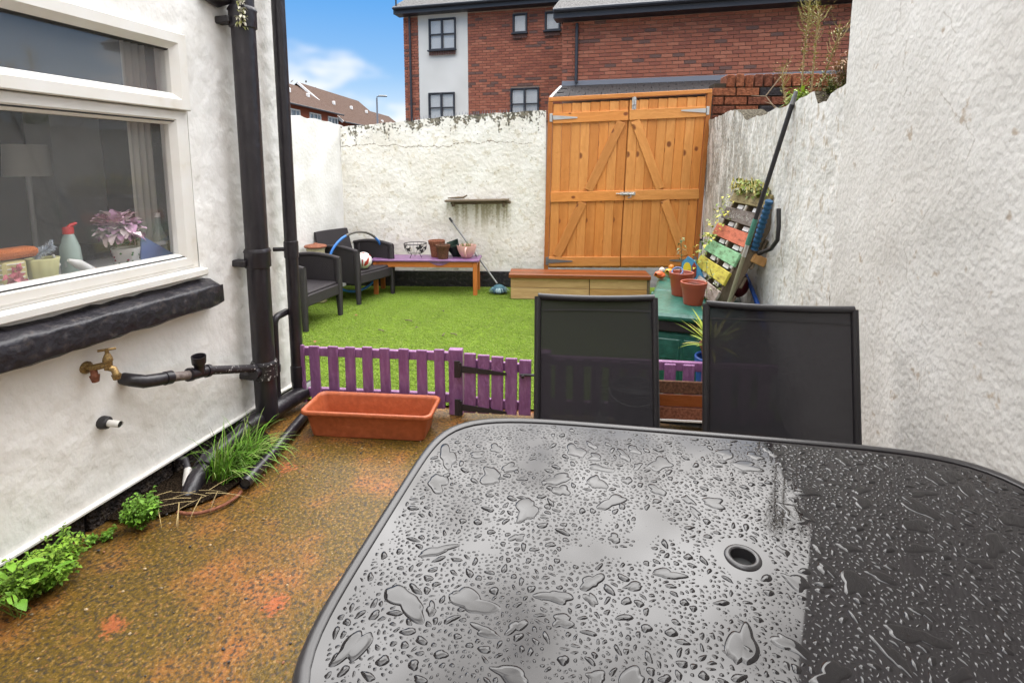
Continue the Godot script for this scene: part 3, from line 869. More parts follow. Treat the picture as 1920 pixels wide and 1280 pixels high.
func brick_panel(parent: Node, x0: float, x1: float, y0: float, y1: float, z: float, mats: Array, bw: float, bh: float, joint: float, skip: Array, budget: int, weights: Array, sd: int, proud := .012) -> int:
	# bricks in stretcher bond, each a shallow box on the wall face; past the budget the rest join in one mesh
	var r := RandomNumberGenerator.new(); r.seed = sd
	var cw := bw + joint; var ch := bh + joint
	var full := bx(Vector3(bw, bh, proud * 2), .002)
	var rest := []
	for k in mats.size(): rest.append(G.new())
	var nrow := int((y1 - y0) / ch)
	for row in nrow:
		var y := y1 - (row + .5) * ch
		var x := x0 - (cw * .5 if row % 2 else 0.0)
		while x < x1 - .02:
			var a: float = max(x, x0); var b: float = min(x + bw, x1)
			x += cw
			if b - a < .03: continue
			var hidden := false
			for s: Rect2 in skip:
				if y > s.position.y - bh * .4 and y < s.end.y + bh * .4:
					if a > s.position.x - .01 and b < s.end.x + .01: hidden = true
					elif a < s.position.x and b > s.position.x: b = s.position.x
					elif a < s.end.x and b > s.end.x: a = s.end.x
			if hidden or b - a < .03: continue
			var t := r.randf(); var k := 0
			while k < weights.size() - 1 and t > weights[k]: t -= weights[k]; k += 1
			var dz := r.randf_range(-.002, .002)
			if budget > 0:
				budget -= 1
				part("brick", full if b - a > bw - .001 else bx(Vector3(snappedf(b - a, .01), bh, proud * 2), .002), mats[k], parent, Vector3((a + b) / 2, y, z + dz))
			else: rest[k].box(Vector3((a + b) / 2, y, z + dz), Vector3(b - a, bh, proud * 2))
	for k in mats.size():
		if rest[k].v.size():
			var o := part("brickwork", rest[k], mats[k], parent)
			o.set_meta("kind", "stuff")
	return budget

func casement(parent: Node, x0: float, x1: float, y0: float, y1: float, z: float, split: bool, cross: bool) -> void:
	var w := part("window", frame_mesh(x0, x1, y0, y1, .055, z - .06, z + .02), M.charcoal, parent)
	part("pane", bx(Vector3(x1 - x0 - .08, y1 - y0 - .08, .006), 0.0), M.glass, w, Vector3((x0 + x1) / 2, (y0 + y1) / 2, z - .035))
	part("blind", bx(Vector3(x1 - x0 - .06, y1 - y0 - .06, .01), 0.0), M.blind, w, Vector3((x0 + x1) / 2, (y0 + y1) / 2, z - .05))
	if split: part("mullion", bx(Vector3(.06, y1 - y0 - .06, .05), .004), M.charcoal, w, Vector3((x0 + x1) / 2, (y0 + y1) / 2, z - .002))
	if cross: part("transom", bx(Vector3(x1 - x0 - .06, .035, .045), .004), M.charcoal, w, Vector3((x0 + x1) / 2, y0 + (y1 - y0) * .5, z - .004))
	part("window_sill", bx(Vector3(x1 - x0 + .06, .035, .1), .004), M.charcoal, w, Vector3((x0 + x1) / 2, y0 - .017, z + .035))
	var n := int((x1 - x0) / .075)
	for i in n: part("sill_brick", bx(Vector3((x1 - x0) / n - .01, .10, .02), .002), M.brick[3], w, Vector3(x0 + (i + .5) * (x1 - x0) / n, y0 - .09, z + .008))

func buildings() -> void:
	# three-storey block: facade at z = -15.5
	var b := thing("apartment_block", "red brick block with a tall white panel, behind the back wall", "building", Vector3(0, 0, -15.5))
	var g := G.new()
	g.box(Vector3(-3.4, 2.95, -4.02), Vector3(8.0, 5.9, 8.0))
	part("wall", g, M.mortar, b)
	part("white_panel", bx(Vector3(1.57, 5.9, .05), .004), M.render_white, b, Vector3(-6.125, 2.95, .0))
	var wins := [Rect2(-6.55, 4.84, .85, .91), Rect2(-6.6, 2.72, .84, .89), Rect2(-3.965, 5.19, .425, .54), Rect2(-3.03, 5.2, .45, .52), Rect2(-4.03, 2.75, .85, .91)]
	var left := brick_panel(b, -7.4, -6.91, 2.6, 5.85, .0, M.brick, .22, .063, .013, [], 60, [.46, .28, .16, .10], 1)
	brick_panel(b, -5.34, -1.9, 2.6, 5.85, .0, M.brick, .22, .063, .013, wins, 230 + left, [.46, .28, .16, .10], 2)
	for i in wins.size():
		var w: Rect2 = wins[i]
		casement(b, w.position.x, w.end.x, w.position.y, w.end.y, .075 if i < 2 else .055, i in [0, 1, 4], i in [0, 1, 4])
	eaves(b, -7.55, .65, 5.9, 8.4, 2.6)
	part("downpipe", tube_mesh([Vector3(-7.16, 1.0, .08), Vector3(-7.16, 5.85, .08)], .035), M.charcoal, b)
	part("mast", tube_mesh([Vector3(-7.48, 5.95, .3), Vector3(-7.48, 6.45, .3)], .025), M.charcoal, b)
	# lower wing: facade at z = -12
	var c := thing("brick_wing", "low red brick wing with a dark lean-to roof, above the timber gate", "building", Vector3(0, 0, -12))
	g = G.new()
	g.box(Vector3(4.05, 2.26, -4.02), Vector3(12.0, 4.5, 8.0))
	part("wall", g, M.mortar, c)
	brick_panel(c, -1.95, 10.0, 3.15, 4.5, .0, M.brick, .22, .063, .013, [], 300, [.52, .24, .18, .06], 3)
	eaves(c, -2.1, 10.2, 4.53, 8.4, 2.4)
	part("downpipe", tube_mesh([Vector3(-1.63, 3.2, .08), Vector3(-1.63, 4.45, .08)], .035), M.charcoal, c)
	# lean-to roof of overlapping tile courses
	var lt := part("lean_to_roof", bx(Vector3(6.4, .05, 1.25), .01), M.slate, c, Vector3(1.25, 2.93, .56), Vector3(.30, 0, 0))
	for row in 5:
		for i in 20:
			part("tile", bx(Vector3(.308, .03, .27), .004), M.slate, lt, Vector3(-3.04 + i * .32 + (.16 if row % 2 else 0.0), .045, -.45 + row * .235), Vector3(.05, 0, 0))
	part("flashing", bx(Vector3(6.4, .14, .03), .005), M.lead, c, Vector3(1.25, 3.19, .03))
	part("verge_board", bx(Vector3(.06, .14, 1.3), .006), M.white, c, Vector3(-1.98, 2.92, .56), Vector3(.30, 0, 0))
	g = G.new(); g.box(Vector3(1.25, 1.25, .55), Vector3(6.2, 2.5, 1.05))
	part("porch", g, M.mortar, c)
	# terrace receding to the right, far off
	far_houses()

func eaves(parent: Node, x0: float, x1: float, y: float, depth: float, rise: float) -> void:
	var l := x1 - x0; var x := (x0 + x1) / 2
	part("soffit", bx(Vector3(l, .03, .4), 0.0), M.charcoal, parent, Vector3(x, y + .0, .15))
	part("fascia", bx(Vector3(l, .19, .03), .004), M.charcoal, parent, Vector3(x, y + .07, .34))
	part("gutter", bx(Vector3(l, .09, .1), .03), M.charcoal, parent, Vector3(x, y + .13, .41))
	var g := G.new()
	var zb := -depth / 2
	var t := .06
	g.quad(Vector3(x0, y + .17, .42), Vector3(x1, y + .17, .42), Vector3(x1, y + rise, zb), Vector3(x0, y + rise, zb))
	g.quad(Vector3(x0, y + .17 - t, .42), Vector3(x0, y + rise - t, zb), Vector3(x1, y + rise - t, zb), Vector3(x1, y + .17 - t, .42))
	g.quad(Vector3(x1, y + .17, -depth), Vector3(x0, y + .17, -depth), Vector3(x0, y + rise, zb), Vector3(x1, y + rise, zb))
	g.tri(Vector3(x0 + .1, y, .3), Vector3(x0 + .1, y + rise - .1, zb), Vector3(x0 + .1, y, -depth))
	g.tri(Vector3(x1 - .1, y, .3), Vector3(x1 - .1, y, -depth), Vector3(x1 - .1, y + rise - .1, zb))
	part("roof", g, M.slate, parent)

func tube_mesh(path: Array, r, n := 10, caps := true) -> G:
	var g := G.new(); g.tube(path, r, n, caps); return g

func far_houses() -> void:
	var a := Vector3(-25.13, 0, -33.7); var b := Vector3(-26.34, 0, -41.72)
	var dir := (b - a).normalized()
	var yaw := atan2(-dir.z, dir.x)     # local x runs away along the street
	var names := ["nearest brown-roofed brick terrace house, left of the lamp post", "middle brown-roofed brick terrace house with white verge boards", "farthest brown-roofed terrace house, beside the red brick block"]
	for k in 3:
		var st: Vector3 = a + dir * [-2.0, 8.4, 22.0][k]
		var len: float = [10.2, 13.4, 10.0][k]
		var eh: float = [5.9, 5.35, 4.9][k]; var rise: float = [2.4, 3.3, 3.0][k]
		var h := thing("terrace_house", names[k], "house", st, yaw, "terrace houses beyond the wall")
		part("wall", bx(Vector3(len - .1, eh, 7.0), 0.0), M.far_brick, h, Vector3(len / 2, eh / 2, -3.5 + .0))
		var g := G.new()
		g.quad(Vector3(-.2, eh - .1, .5), Vector3(len, eh - .1, .5), Vector3(len, eh + rise, -3.5), Vector3(-.2, eh + rise, -3.5))
		g.quad(Vector3(len, eh - .1, -7.5), Vector3(-.2, eh - .1, -7.5), Vector3(-.2, eh + rise, -3.5), Vector3(len, eh + rise, -3.5))
		g.tri(Vector3(-.1, eh - .1, -7.2), Vector3(-.1, eh - .1, .2), Vector3(-.1, eh + rise - .15, -3.5))
		g.tri(Vector3(len - .1, eh - .1, .2), Vector3(len - .1, eh - .1, -7.2), Vector3(len - .1, eh + rise - .15, -3.5))
		part("roof", g, M.roof_tile, h)
		part("gutter", bx(Vector3(len, .12, .12), .02), M.dark_plastic, h, Vector3(len / 2, eh - .12, .55))
		part("verge_board", bx(Vector3(.08, .22, sqrt(16.0 + rise * rise) * 1.0), .02), M.white, h, Vector3(-.24, eh + rise / 2 - .1, -1.5), Vector3(atan2(rise + .1, 4.0), 0, 0))
		for i in ([3, 3, 2][k]):
			var wx: float = [1.6, 5.0, 8.2][i] + (.6 if k else 0.0)
			var w := part("window", frame_mesh(wx, wx + 1.9, eh - 1.55, eh - .35, .1, -.02, .06), M.white, h)
			part("pane", bx(Vector3(1.8, 1.1, .01), 0.0), M.far_glass, w, Vector3(wx + .95, eh - .95, .01))
			for j in 2: part("mullion", bx(Vector3(.08, 1.1, .05), .0), M.white, w, Vector3(wx + .63 * (j + 1), eh - .95, .03))
		for i in 3: part("roof_vent", bx(Vector3(.2, .35, .25), .03), M.white, h, Vector3(len * (.2 + .3 * i), eh + rise * .55, -1.6))
	# lamp post
	var lp := thing("street_lamp", "grey street lamp post standing beyond the back wall", "street lamp", Vector3(-15.06, 0, -27.89))
	part("column", tube_mesh([Vector3(0, 0, 0), Vector3(0, 1.2, 0), Vector3(0, 1.3, 0), Vector3(0, 5.2, 0)], [.09, .09, .06, .045]), M.lead, lp)
	part("arm", tube_mesh([Vector3(0, 5.15, 0), Vector3(.02, 5.3, 0), Vector3(.3, 5.32, 0)], .03), M.lead, lp)
	part("lantern", bx(Vector3(.5, .09, .2), .04), M.grey_metal, lp, Vector3(.38, 5.32, 0), Vector3(0, 0, -.06))
	# tree behind the first roof
	var tr := thing("distant_tree", "leafy tree top showing over the nearest brown roof", "tree", Vector3(-33.2, 0, -44.5))
	part("trunk", tube_mesh([Vector3.ZERO, Vector3(.1, 3, 0), Vector3(0, 6.5, .1)], [.25, .2, .1], 8), M.old_wood, tr)
	var g2 := G.new()
	rng.seed = 8
	for i in 1500:
		var d := Vector3(rng.randfn(), rng.randfn() * .6, rng.randfn())
		var p := Vector3(0, 7.4, 0) + d * 1.05
		var s := rng.randf_range(.6, 1.1)
		g2.col = Color(.09 * s, .085 * s, .03 * s)
		g2.leaf(p, Vector3(rng.randfn(), rng.randfn(), rng.randfn()), Vector3.UP, .3, .18)
	part("crown", g2, M.leafy, tr)
	# old brick wall in line with the back wall, right of the gate
	var nb := thing("old_brick_wall", "weathered old brick wall with upright coping bricks, right of the gate", "wall", back_at(.62, 0, -.12), BACK_YAW)
	part("core", bx(Vector3(2.4, 2.30, .2), 0.0), M.old_mortar, nb, Vector3(1.24, 1.15, -.012))
	brick_panel(nb, .02, 2.4, 1.72, 2.255, .1, M.old_brick, .235, .08, .016, [], 80, [.34, .24, .28, .14], 9, .022)
	rng.seed = 31
	for i in 18:
		part("coping_brick", bx(Vector3(.082, .135, .235), .008), M.old_brick[[0, 1, 0, 3][rng.randi() % 4]], nb, Vector3(.205 + i * .1, 2.325 + rng.randf_range(-.006, .006), .0), Vector3(rng.randf_range(-.02, .02), 0, rng.randf_range(-.04, .04)))

# ---------------------------------------------------------------- gate, fence, pipes
func timber_gate() -> void:
	var t := thing("timber_gate", "orange stained timber double gate with diagonal braces and metal hinges", "gate", back_at(-1.13, 0, .0), BACK_YAW)
	var gp := func(u: float, v: float, z: float) -> Vector3:
		var a := Vector2(-.02, .245).lerp(Vector2(1.71, .26), u)
		var b := Vector2(.015, 2.11).lerp(Vector2(1.785, 2.19), u)
		var q := a.lerp(b, v)
		return Vector3(q.x, q.y, z)
	rng.seed = 12
	for u in [.012, .988]:
		bone("frame_post", gp.call(u, -.09, -.01), gp.call(u, .999, -.01), .05, .075, M.gate_frame, t)
	bone("frame_head", gp.call(0.0, 1.012, -.012), gp.call(1.0, 1.012, -.012), .045, .085, M.gate[3], t)
	for s in 2:
		var leaf := Node3D.new(); leaf.name = "gate_leaf"; t.add_child(leaf, true)
		var u0: float = [.028, .503][s]; var u1: float = [.497, .972][s]
		for k in 8:
			var u := lerpf(u0, u1, (k + .5) / 8.0)
			bone("plank", gp.call(u, .0, 0.0), gp.call(u, .985, 0.0), .1015, .02, M.gate[rng.randi() % 12], leaf, Vector3.BACK, .006)
		for v in [.9, .435, .04]:
			bone("ledge", gp.call(u0, v, .021), gp.call(u1, v, .021), .112 if v > .05 else .105, .022, M.gate[(3 * s + int(v * 10)) % 12], leaf)
		var br := func(f: float) -> float: return lerpf(.93, .1, f) if s == 0 else lerpf(.07, .88, f)
		for seg in [[.865, .47], [.40, .072]]:
			var fa: float = (.88 - seg[0]) / .82; var fb: float = (.88 - seg[1]) / .82
			bone("brace", gp.call(lerpf(u0, u1, br.call(fb)), seg[1], .0205), gp.call(lerpf(u0, u1, br.call(fa)), seg[0], .0205), .098, .021, M.gate[1 + s], leaf)
		# T hinges
		for v in [.905, .045]:
			var side := -1.0 if s == 0 else 1.0
			var o: Vector3 = gp.call(0.022 if s == 0 else .978, v, .036)
			var g := G.new()
			var pts := [Vector2(0, -.02), Vector2(.02, -.024), Vector2(.27, -.007), Vector2(.275, 0), Vector2(.27, .007), Vector2(.02, .024), Vector2(0, .02)]
			if side > 0:
				for i in pts.size(): pts[i].x *= -1
				pts.reverse()
			g.extrude(pts, .0, .004)
			var hg := part("hinge", g, M.steel if v > .5 else M.grey_metal, t, o + Vector3(side * -.008, 0, 0))
			part("plate", bx(Vector3(.032, .09, .006), .001), M.steel if v > .5 else M.grey_metal, hg, Vector3(side * .016, 0, -.004))
			part("knuckle", tube_mesh([Vector3(0, -.025, 0), Vector3(0, .025, 0)], .006, 8), M.grey_metal, hg, Vector3(0, 0, .004))
	bone("meeting_strip", gp.call(.5, .0, -.022), gp.call(.5, .985, -.022), .09, .02, M.gate_frame, t)
	# bolts
	var bo: Vector3 = gp.call(.52, .445, .036)
	var bl := part("slide_bolt", bx(Vector3(.17, .035, .003), .001), M.steel, t, bo)
	bo = Vector3.ZERO
	part("bar", tube_mesh([Vector3(-.13, 0, .008), Vector3(.07, 0, .008)], .006, 8), M.steel, bl, bo)
	part("handle", tube_mesh([Vector3(.03, 0, .008), Vector3(.035, -.035, .02), Vector3(.0, -.045, .02)], .0055, 8), M.grey_metal, bl, bo)
	for x in [-.06, .0, .06]: part("strap", bx(Vector3(.014, .034, .016), .004), M.steel, bl, bo + Vector3(x, 0, .006))
	var ho: Vector3 = gp.call(.53, .965, .02)
	var h := part("hasp", bx(Vector3(.045, .17, .004), .001), M.steel, t, ho)
	ho = Vector3.ZERO
	part("staple", tube_mesh([Vector3(-.012, -.02, 0), Vector3(-.012, -.02, .03), Vector3(.012, -.02, .03), Vector3(.012, -.02, 0)], .005, 8), M.grey_metal, h, ho)
	part("loop", tube_mesh([Vector3(0, .07, .006), Vector3(.012, .0, .012), Vector3(.004, -.06, .012)], .008, 8), M.steel, h, ho)

func picket_fence() -> void:
	rng.seed = 3
	var f := thing("picket_fence", "low purple picket fence between the downpipes and the gate post", "fence", Vector3(-1.04, 0, -2.72), FENCE_YAW)
	for x in [-.905, -.815, -.705, -.604, -.50, -.395, -.288, -.182, -.078]:
		var w := .058
		bone("picket", Vector3(x, .035, .014), Vector3(x + rng.randf_range(-.004, .002), .378 + rng.randf_range(-.004, .004), .014), w, .018, M.purple, f)
	for y in [.335, .09]: bone("rail", Vector3(-.93, y, -.012), Vector3(-.02, y, -.012), .05, .03, M.purple, f)
	bone("post", Vector3(.012, 0, .0), Vector3(.012, .384, .0), .078, .045, M.purple, f)
	var g := thing("picket_gate", "small purple picket gate with two black hinges, beside the planter", "gate", Vector3(-.985, 0, -2.7), FENCE_YAW)
	for k in 5:
		var x := .045 + k * .077
		bone("picket", Vector3(x, .03, .012), Vector3(x + .003, .375 - k * .0065, .012), .066, .018, M.purple, g)
	for y in [.31, .09]: bone("rail", Vector3(.01, y, -.012), Vector3(.385, y - .02, -.012), .05, .022, M.purple, g)
	for y in [.285, .062]:
		var st := G.new()
		st.extrude([Vector2(0, -.018), Vector2(.255, -.026), Vector2(.26, -.018), Vector2(.255, -.010), Vector2(0, .022)], 0, .004)
		var hg := part("hinge", st, M.iron, g, Vector3(-.005, y, .0225))
		part("plate", bx(Vector3(.034, .098, .005), .001), M.iron, hg, Vector3(-.017, 0, .003))
		part("pin", tube_mesh([Vector3(0, -.04, 0), Vector3(0, .04, 0)], .008, 8), M.iron, hg, Vector3(.001, 0, .0055))
	var la := part("latch", tube_mesh([Vector3(.33, .27, .035), Vector3(.44, .273, .035)], .008, 8), M.iron, g)
	part("keep", bx(Vector3(.035, .075, .012), .004), M.iron, la, Vector3(.425, .285, .03))
	part("knob", tube_mesh([Vector3(.345, .27, .035), Vector3(.345, .265, .055)], .009, 8), M.iron, la)
	var r := thing("picket_fence", "low purple picket fence behind the two mesh patio chairs", "fence", Vector3(-.575, 0, fence_z(-.575)), FENCE_YAW)
	bone("post", Vector3(.035, 0, -.01), Vector3(.035, .385, -.01), .085, .07, M.purple, r)
	for k in 12:
		var x := .13 + k * .098
		bone("picket", Vector3(x, .03, .014), Vector3(x, .352 - k * .001, .014), .06, .018, M.purple, r)
	for y in [.335, .08]: bone("rail", Vector3(.07, y, -.012), Vector3(1.28, y - .012, -.012), .05, .03, M.purple, r)

func arc(c: Vector3, a: Vector3, b: Vector3, n := 6) -> Array:    # quarter turn from c + a to c + b
	var r := []
	for i in n + 1:
		var t := PI / 2 * i / n
		r.append(c + a * cos(t) + b * sin(t))
	return r

func pipes() -> void:
	# soil pipe
	var s := thing("soil_pipe", "thick black soil pipe running up the house wall", "pipe", Vector3(-1.96, 0, -2.312))
	part("pipe", tube_mesh([Vector3(0, .06, 0), Vector3(0, 2.9, 0)], .056, 24), M.pipe, s)
	for y in [.93, .33, 2.12]:
		part("collar", tube_mesh([Vector3(0, y - .05, 0), Vector3(0, y - .045, 0), Vector3(0, y + .03, 0), Vector3(0, y + .035, 0), Vector3(0, y + .05, 0)], [.058, .064, .064, .068, .060], 24), M.peeled if y == .33 else M.pipe, s)
		part("bracket", bx(Vector3(.09, .035, .05), .006), M.iron, s, Vector3(-.06, y - .02, .055))
	part("boss", tube_mesh([Vector3(0, .335, .02), Vector3(0, .335, .085)], .032, 16), M.pipe, s)
	part("top_branch", tube_mesh([Vector3(-.04, 2.24, .02), Vector3(-.06, 2.20, .09), Vector3(-.075, 2.22, .17)], [.05, .05, .045], 14), M.pipe, s)
	var fm := G.new(); rng.seed = 14
	for k in 60:
		fm.col = Color(.55, .52, .42) if k % 3 else Color(.35, .36, .14)
		fm.leaf(Vector3(.035 + rng.randf_range(-.012, .02), 2.15 + rng.randf_range(-.08, .06), .05 + rng.randf_range(-.01, .02)), Vector3(rng.randfn() * .4 + .4, rng.randf_range(-1, .1), rng.randfn() * .5 + .3), Vector3.UP, .035, .014)
	part("sealant", fm, M.tint, s)
	# rainwater pipe
	var d := thing("downpipe", "slim black rainwater downpipe at the corner of the house", "pipe", Vector3(-1.955, 0, -2.575))
	part("pipe", tube_mesh([Vector3(0, .17, 0), Vector3(0, 2.9, 0)], .035, 20), M.pipe, d)
	for y in [.93, .2]:
		part("collar", tube_mesh([Vector3(0, y - .04, 0), Vector3(0, y + .05, 0), Vector3(0, y + .055, 0)], [.0395, .0395, .036], 20), M.pipe, d)
	part("bracket", tube_mesh([Vector3(-.02, .94, .03), Vector3(-.075, .94, .055)], .012, 8), M.iron, d)
	part("shoe", tube_mesh([Vector3(0, .19, 0), Vector3(0, .12, 0), Vector3(.005, .085, .0), Vector3(.0, .075, .03)], [.037, .037, .04, .042], 18), M.pipe, d)
	# small waste pipe between them
	var w := thing("waste_pipe", "thin black waste pipe between the two big downpipes", "pipe", Vector3(-1.995, 0, -2.45))
	part("pipe", tube_mesh([Vector3(0, .03, .012), Vector3(0, .53, .0)] + arc(Vector3(0, .53, -.04), Vector3(0, 0, .04), Vector3(0, .04, 0), 5) + [Vector3(0, .575, -.11)], .02, 14), M.pipe, w)
	part("collar", tube_mesh([Vector3(0, .26, .007), Vector3(0, .3, .006)], .0245, 14), M.pipe, w)
	# drain pipe lying along the wall foot
	var g := thing("drain_pipe", "black drain pipe lying along the house foot into the grass", "pipe", Vector3.ZERO)
	var path := [Vector3(-1.93, .085, -2.66), Vector3(-1.95, .08, -2.48), Vector3(-1.965, .072, -2.33), Vector3(-1.985, .066, -2.24), Vector3(-1.97, .058, -2.10), Vector3(-1.945, .055, -1.92), Vector3(-1.90, .03, -1.78), Vector3(-1.885, -.02, -1.72)]
	part("pipe", tube_mesh(path, [.047, .047, .047, .046, .036, .036, .04, .042], 18), M.pipe, g)
	for q in [[path[3], path[4], .2, .55], [path[5], path[6], .15, .6]]:
		part("collar", tube_mesh([q[0].lerp(q[1], q[2]), q[0].lerp(q[1], q[3])], .048 if q[2] == .2 else .047, 18), M.pipe, g)
	var g2 := thing("drain_pipe", "short black pipe on the concrete, open end beside the grass tuft", "pipe", Vector3.ZERO)
	part("pipe", tube_mesh([Vector3(-1.84, .05, -2.60), Vector3(-1.79, .042, -2.36), Vector3(-1.71, .035, -2.02), Vector3(-1.665, .033, -1.80)], .026, 16, false), M.pipe, g2)
	part("bore", tube_mesh([Vector3(-1.70, .036, -1.97), Vector3(-1.6665, .0335, -1.806)], .021, 14), M.gasket, g2)
	# sink waste across the wall
	var k := thing("sink_waste", "black sink waste pipe with an open upright tee on the house wall", "pipe", Vector3.ZERO)
	part("elbow", tube_mesh([Vector3(-2.06, .545, -1.615), Vector3(-2.02, .538, -1.625), Vector3(-1.985, .525, -1.65), Vector3(-1.97, .515, -1.70), Vector3(-1.966, .508, -1.74)], [.024, .026, .027, .027, .026], 16), M.pipe, k)
	part("elbow_collar", tube_mesh([Vector3(-1.966, .510, -1.725), Vector3(-1.964, .505, -1.755)], .029, 16), M.pipe, k)
	part("grey_length", tube_mesh([Vector3(-1.965, .507, -1.74), Vector3(-1.96, .478, -1.85)], .0205, 16), M.grey_pipe, k)
	part("tee", tube_mesh([Vector3(-1.96, .480, -1.845), Vector3(-1.96, .462, -1.945)], .026, 16), M.pipe, k)
	part("tee_collar", tube_mesh([Vector3(-1.96, .483, -1.838), Vector3(-1.96, .478, -1.856)], .030, 16), M.pipe, k)
	part("tee_collar", tube_mesh([Vector3(-1.96, .464, -1.932), Vector3(-1.96, .460, -1.95)], .030, 16), M.pipe, k)
	var cup := G.new()
	cup.lathe([Vector2(.022, 0), Vector2(.022, .045), Vector2(.029, .05), Vector2(.031, .085), Vector2(.026, .085), Vector2(.024, .05), Vector2(.02, .03), Vector2(.001, .03)], 18)
	part("open_branch", cup, M.pipe, k, Vector3(-1.955, .47, -1.895), Vector3(.12, 0, -.12))
	part("black_length", tube_mesh([Vector3(-1.96, .462, -1.945), Vector3(-1.96, .36, -2.24)], .0205, 16), M.peeled, k)
	# overflow stub
	var o := thing("overflow_pipe", "short pale overflow pipe stub below the brass tap", "pipe", Vector3(-2.05, .405, -1.515))
	part("seal", tube_mesh([Vector3(-.01, 0, 0), Vector3(.022, 0, -.004), Vector3(.026, 0, -.005)], [.026, .024, .018], 12), M.dark_plastic, o)
	part("pipe", tube_mesh([Vector3(0, 0, 0), Vector3(.075, -.004, -.012)], .0135, 16, false), M.white_pipe, o)
	part("bore", tube_mesh([Vector3(.05, -.002, -.008), Vector3(.072, -.004, -.0115)], .011, 14), M.gasket, o)
	# white pipe with flaking paint dropping to the gully
	var c := thing("flaking_pipe", "thin white pipe with flaking black paint dropping into the drain", "pipe", Vector3.ZERO)
	part("pipe", tube_mesh([Vector3(-2.06, .075, -1.83), Vector3(-2.02, .07, -1.84), Vector3(-1.985, .035, -1.82), Vector3(-1.93, -.03, -1.75)], .0155, 12), M.peeled, c)
	part("bare_length", tube_mesh([Vector3(-1.985, .042, -1.82), Vector3(-1.955, .012, -1.78), Vector3(-1.915, -.012, -1.735)], .0165, 12), M.white_pipe, c)
	# tap
	var t := thing("outdoor_tap", "weathered brass garden tap on the white house wall", "tap", Vector3(-2.05, .645, -1.475))
	part("wall_plate", tube_mesh([Vector3(-.012, .0, 0), Vector3(.006, 0, 0), Vector3(.012, 0, 0)], [.024, .024, .016], 14), M.brass, t)
	part("inlet", tube_mesh([Vector3(0, 0, 0), Vector3(.03, 0, -.004), Vector3(.072, .008, -.03)], [.012, .013, .012], 12), M.brass, t)
	part("drain_cock", tube_mesh([Vector3(.03, .0, -.004), Vector3(.034, -.028, -.004), Vector3(.034, -.03, -.004), Vector3(.034, -.055, -.006)], [.011, .012, .017, .012], 12), M.clay, t)
	part("body", tube_mesh([Vector3(.072, -.012, -.03), Vector3(.072, .018, -.03), Vector3(.072, .022, -.03), Vector3(.072, .034, -.03), Vector3(.072, .052, -.03)], [.014, .015, .018, .016, .008], 12), M.brass, t)
	part("spout", tube_mesh([Vector3(.072, -.005, -.03), Vector3(.09, -.012, -.036), Vector3(.096, -.03, -.038), Vector3(.097, -.033, -.038), Vector3(.097, -.052, -.038)], [.012, .012, .012, .017, .012], 12), M.brass, t)
	part("handle", tube_mesh([Vector3(.054, .066, -.008), Vector3(.09, .066, -.052)], .005, 8), M.brass, t)
	part("spindle", tube_mesh([Vector3(.072, .05, -.03), Vector3(.072, .07, -.03)], .007, 8), M.brass, t)

# ---------------------------------------------------------------- table, chairs, water
func table_outline(a: float, grow := 0.0) -> Vector2:
	# rounded rectangle with slightly bowed sides: half sizes .67 x .45
	var hx := .64 + grow; var hz := .43 + grow
	var d := Vector2(cos(a), sin(a))
	var n := 6.0
	var r := pow(pow(absf(d.x) / hx, n) + pow(absf(d.y) / hz, n), -1.0 / n)
	return d * r

func patio_table() -> void:
	var o := thing("patio_table", "black glass patio table wet with rain, parasol hole in the middle", "table", Vector3(.171, .03, -.888), deg_to_rad(4.5))
	var g := G.new()
	var n := 160
	var rings := []
	for s in [0.0, .06, .2, .4, .6, .8, .95, 1.0]:
		var r := []
		for i in n:
			var a := -TAU * i / n
			var q := table_outline(a, -.012); var h := Vector2(cos(a), sin(a)) * .021
			var w := h.lerp(q, s)
			r.append(Vector3(w.x, .72, w.y))
		rings.append(r)
	rings.reverse()
	g.rows(rings, true)
	var under := []
	for r in rings:
		var k := []
		for q in r: k.append(q + Vector3.DOWN * .006)
		under.append(k)
	under.reverse()
	g.rows(under, true)
	part("glass_top", g, M.table_glass, o)
	# rim: a rounded band that laps a little over the glass
	g = G.new()
	var band := []
	for pr in [[-.015, .7222], [-.012, .7245], [-.005, .7252], [.001, .7235], [.004, .717], [.004, .706], [.0, .700], [-.009, .699], [-.015, .702]]:
		var r := []
		for i in n:
			var q := table_outline(-TAU * i / n, pr[0]); r.append(Vector3(q.x, pr[1], q.y))
		band.append(r)
	band.append(band[0].duplicate())
	band.reverse()
	g.rows(band, true)
	part("rim", g, M.table_rim, o)
	g = G.new()
	g.lathe([Vector2(.019, .66), Vector2(.0192, .7215), Vector2(.0203, .7235), Vector2(.0245, .7242), Vector2(.0285, .7228), Vector2(.0298, .7203)], 36)
	part("parasol_ring", g, M.table_rim, o)
	part("parasol_sleeve", tube_mesh([Vector3(0, .60, 0), Vector3(0, .705, 0)], .0188, 24, ), M.gasket, o)
	for x in [-.52, .52]:
		for z in [-.32, .32]:
			part("leg", tube_mesh([Vector3(x, .696, z), Vector3(x * 1.02, .4, z * 1.03), Vector3(x * 1.06, -.03, z * 1.1)], .017, 12), M.chair_frame, o)
	for z in [-.32, .32]: part("cross_rail", tube_mesh([Vector3(-.52, .685, z), Vector3(.52, .685, z)], .012, 10), M.chair_frame, o)
	for x in [-.52, .52]: part("side_rail", tube_mesh([Vector3(x, .685, -.32), Vector3(x, .685, .32)], .012, 10), M.chair_frame, o)
	water_drops(o)

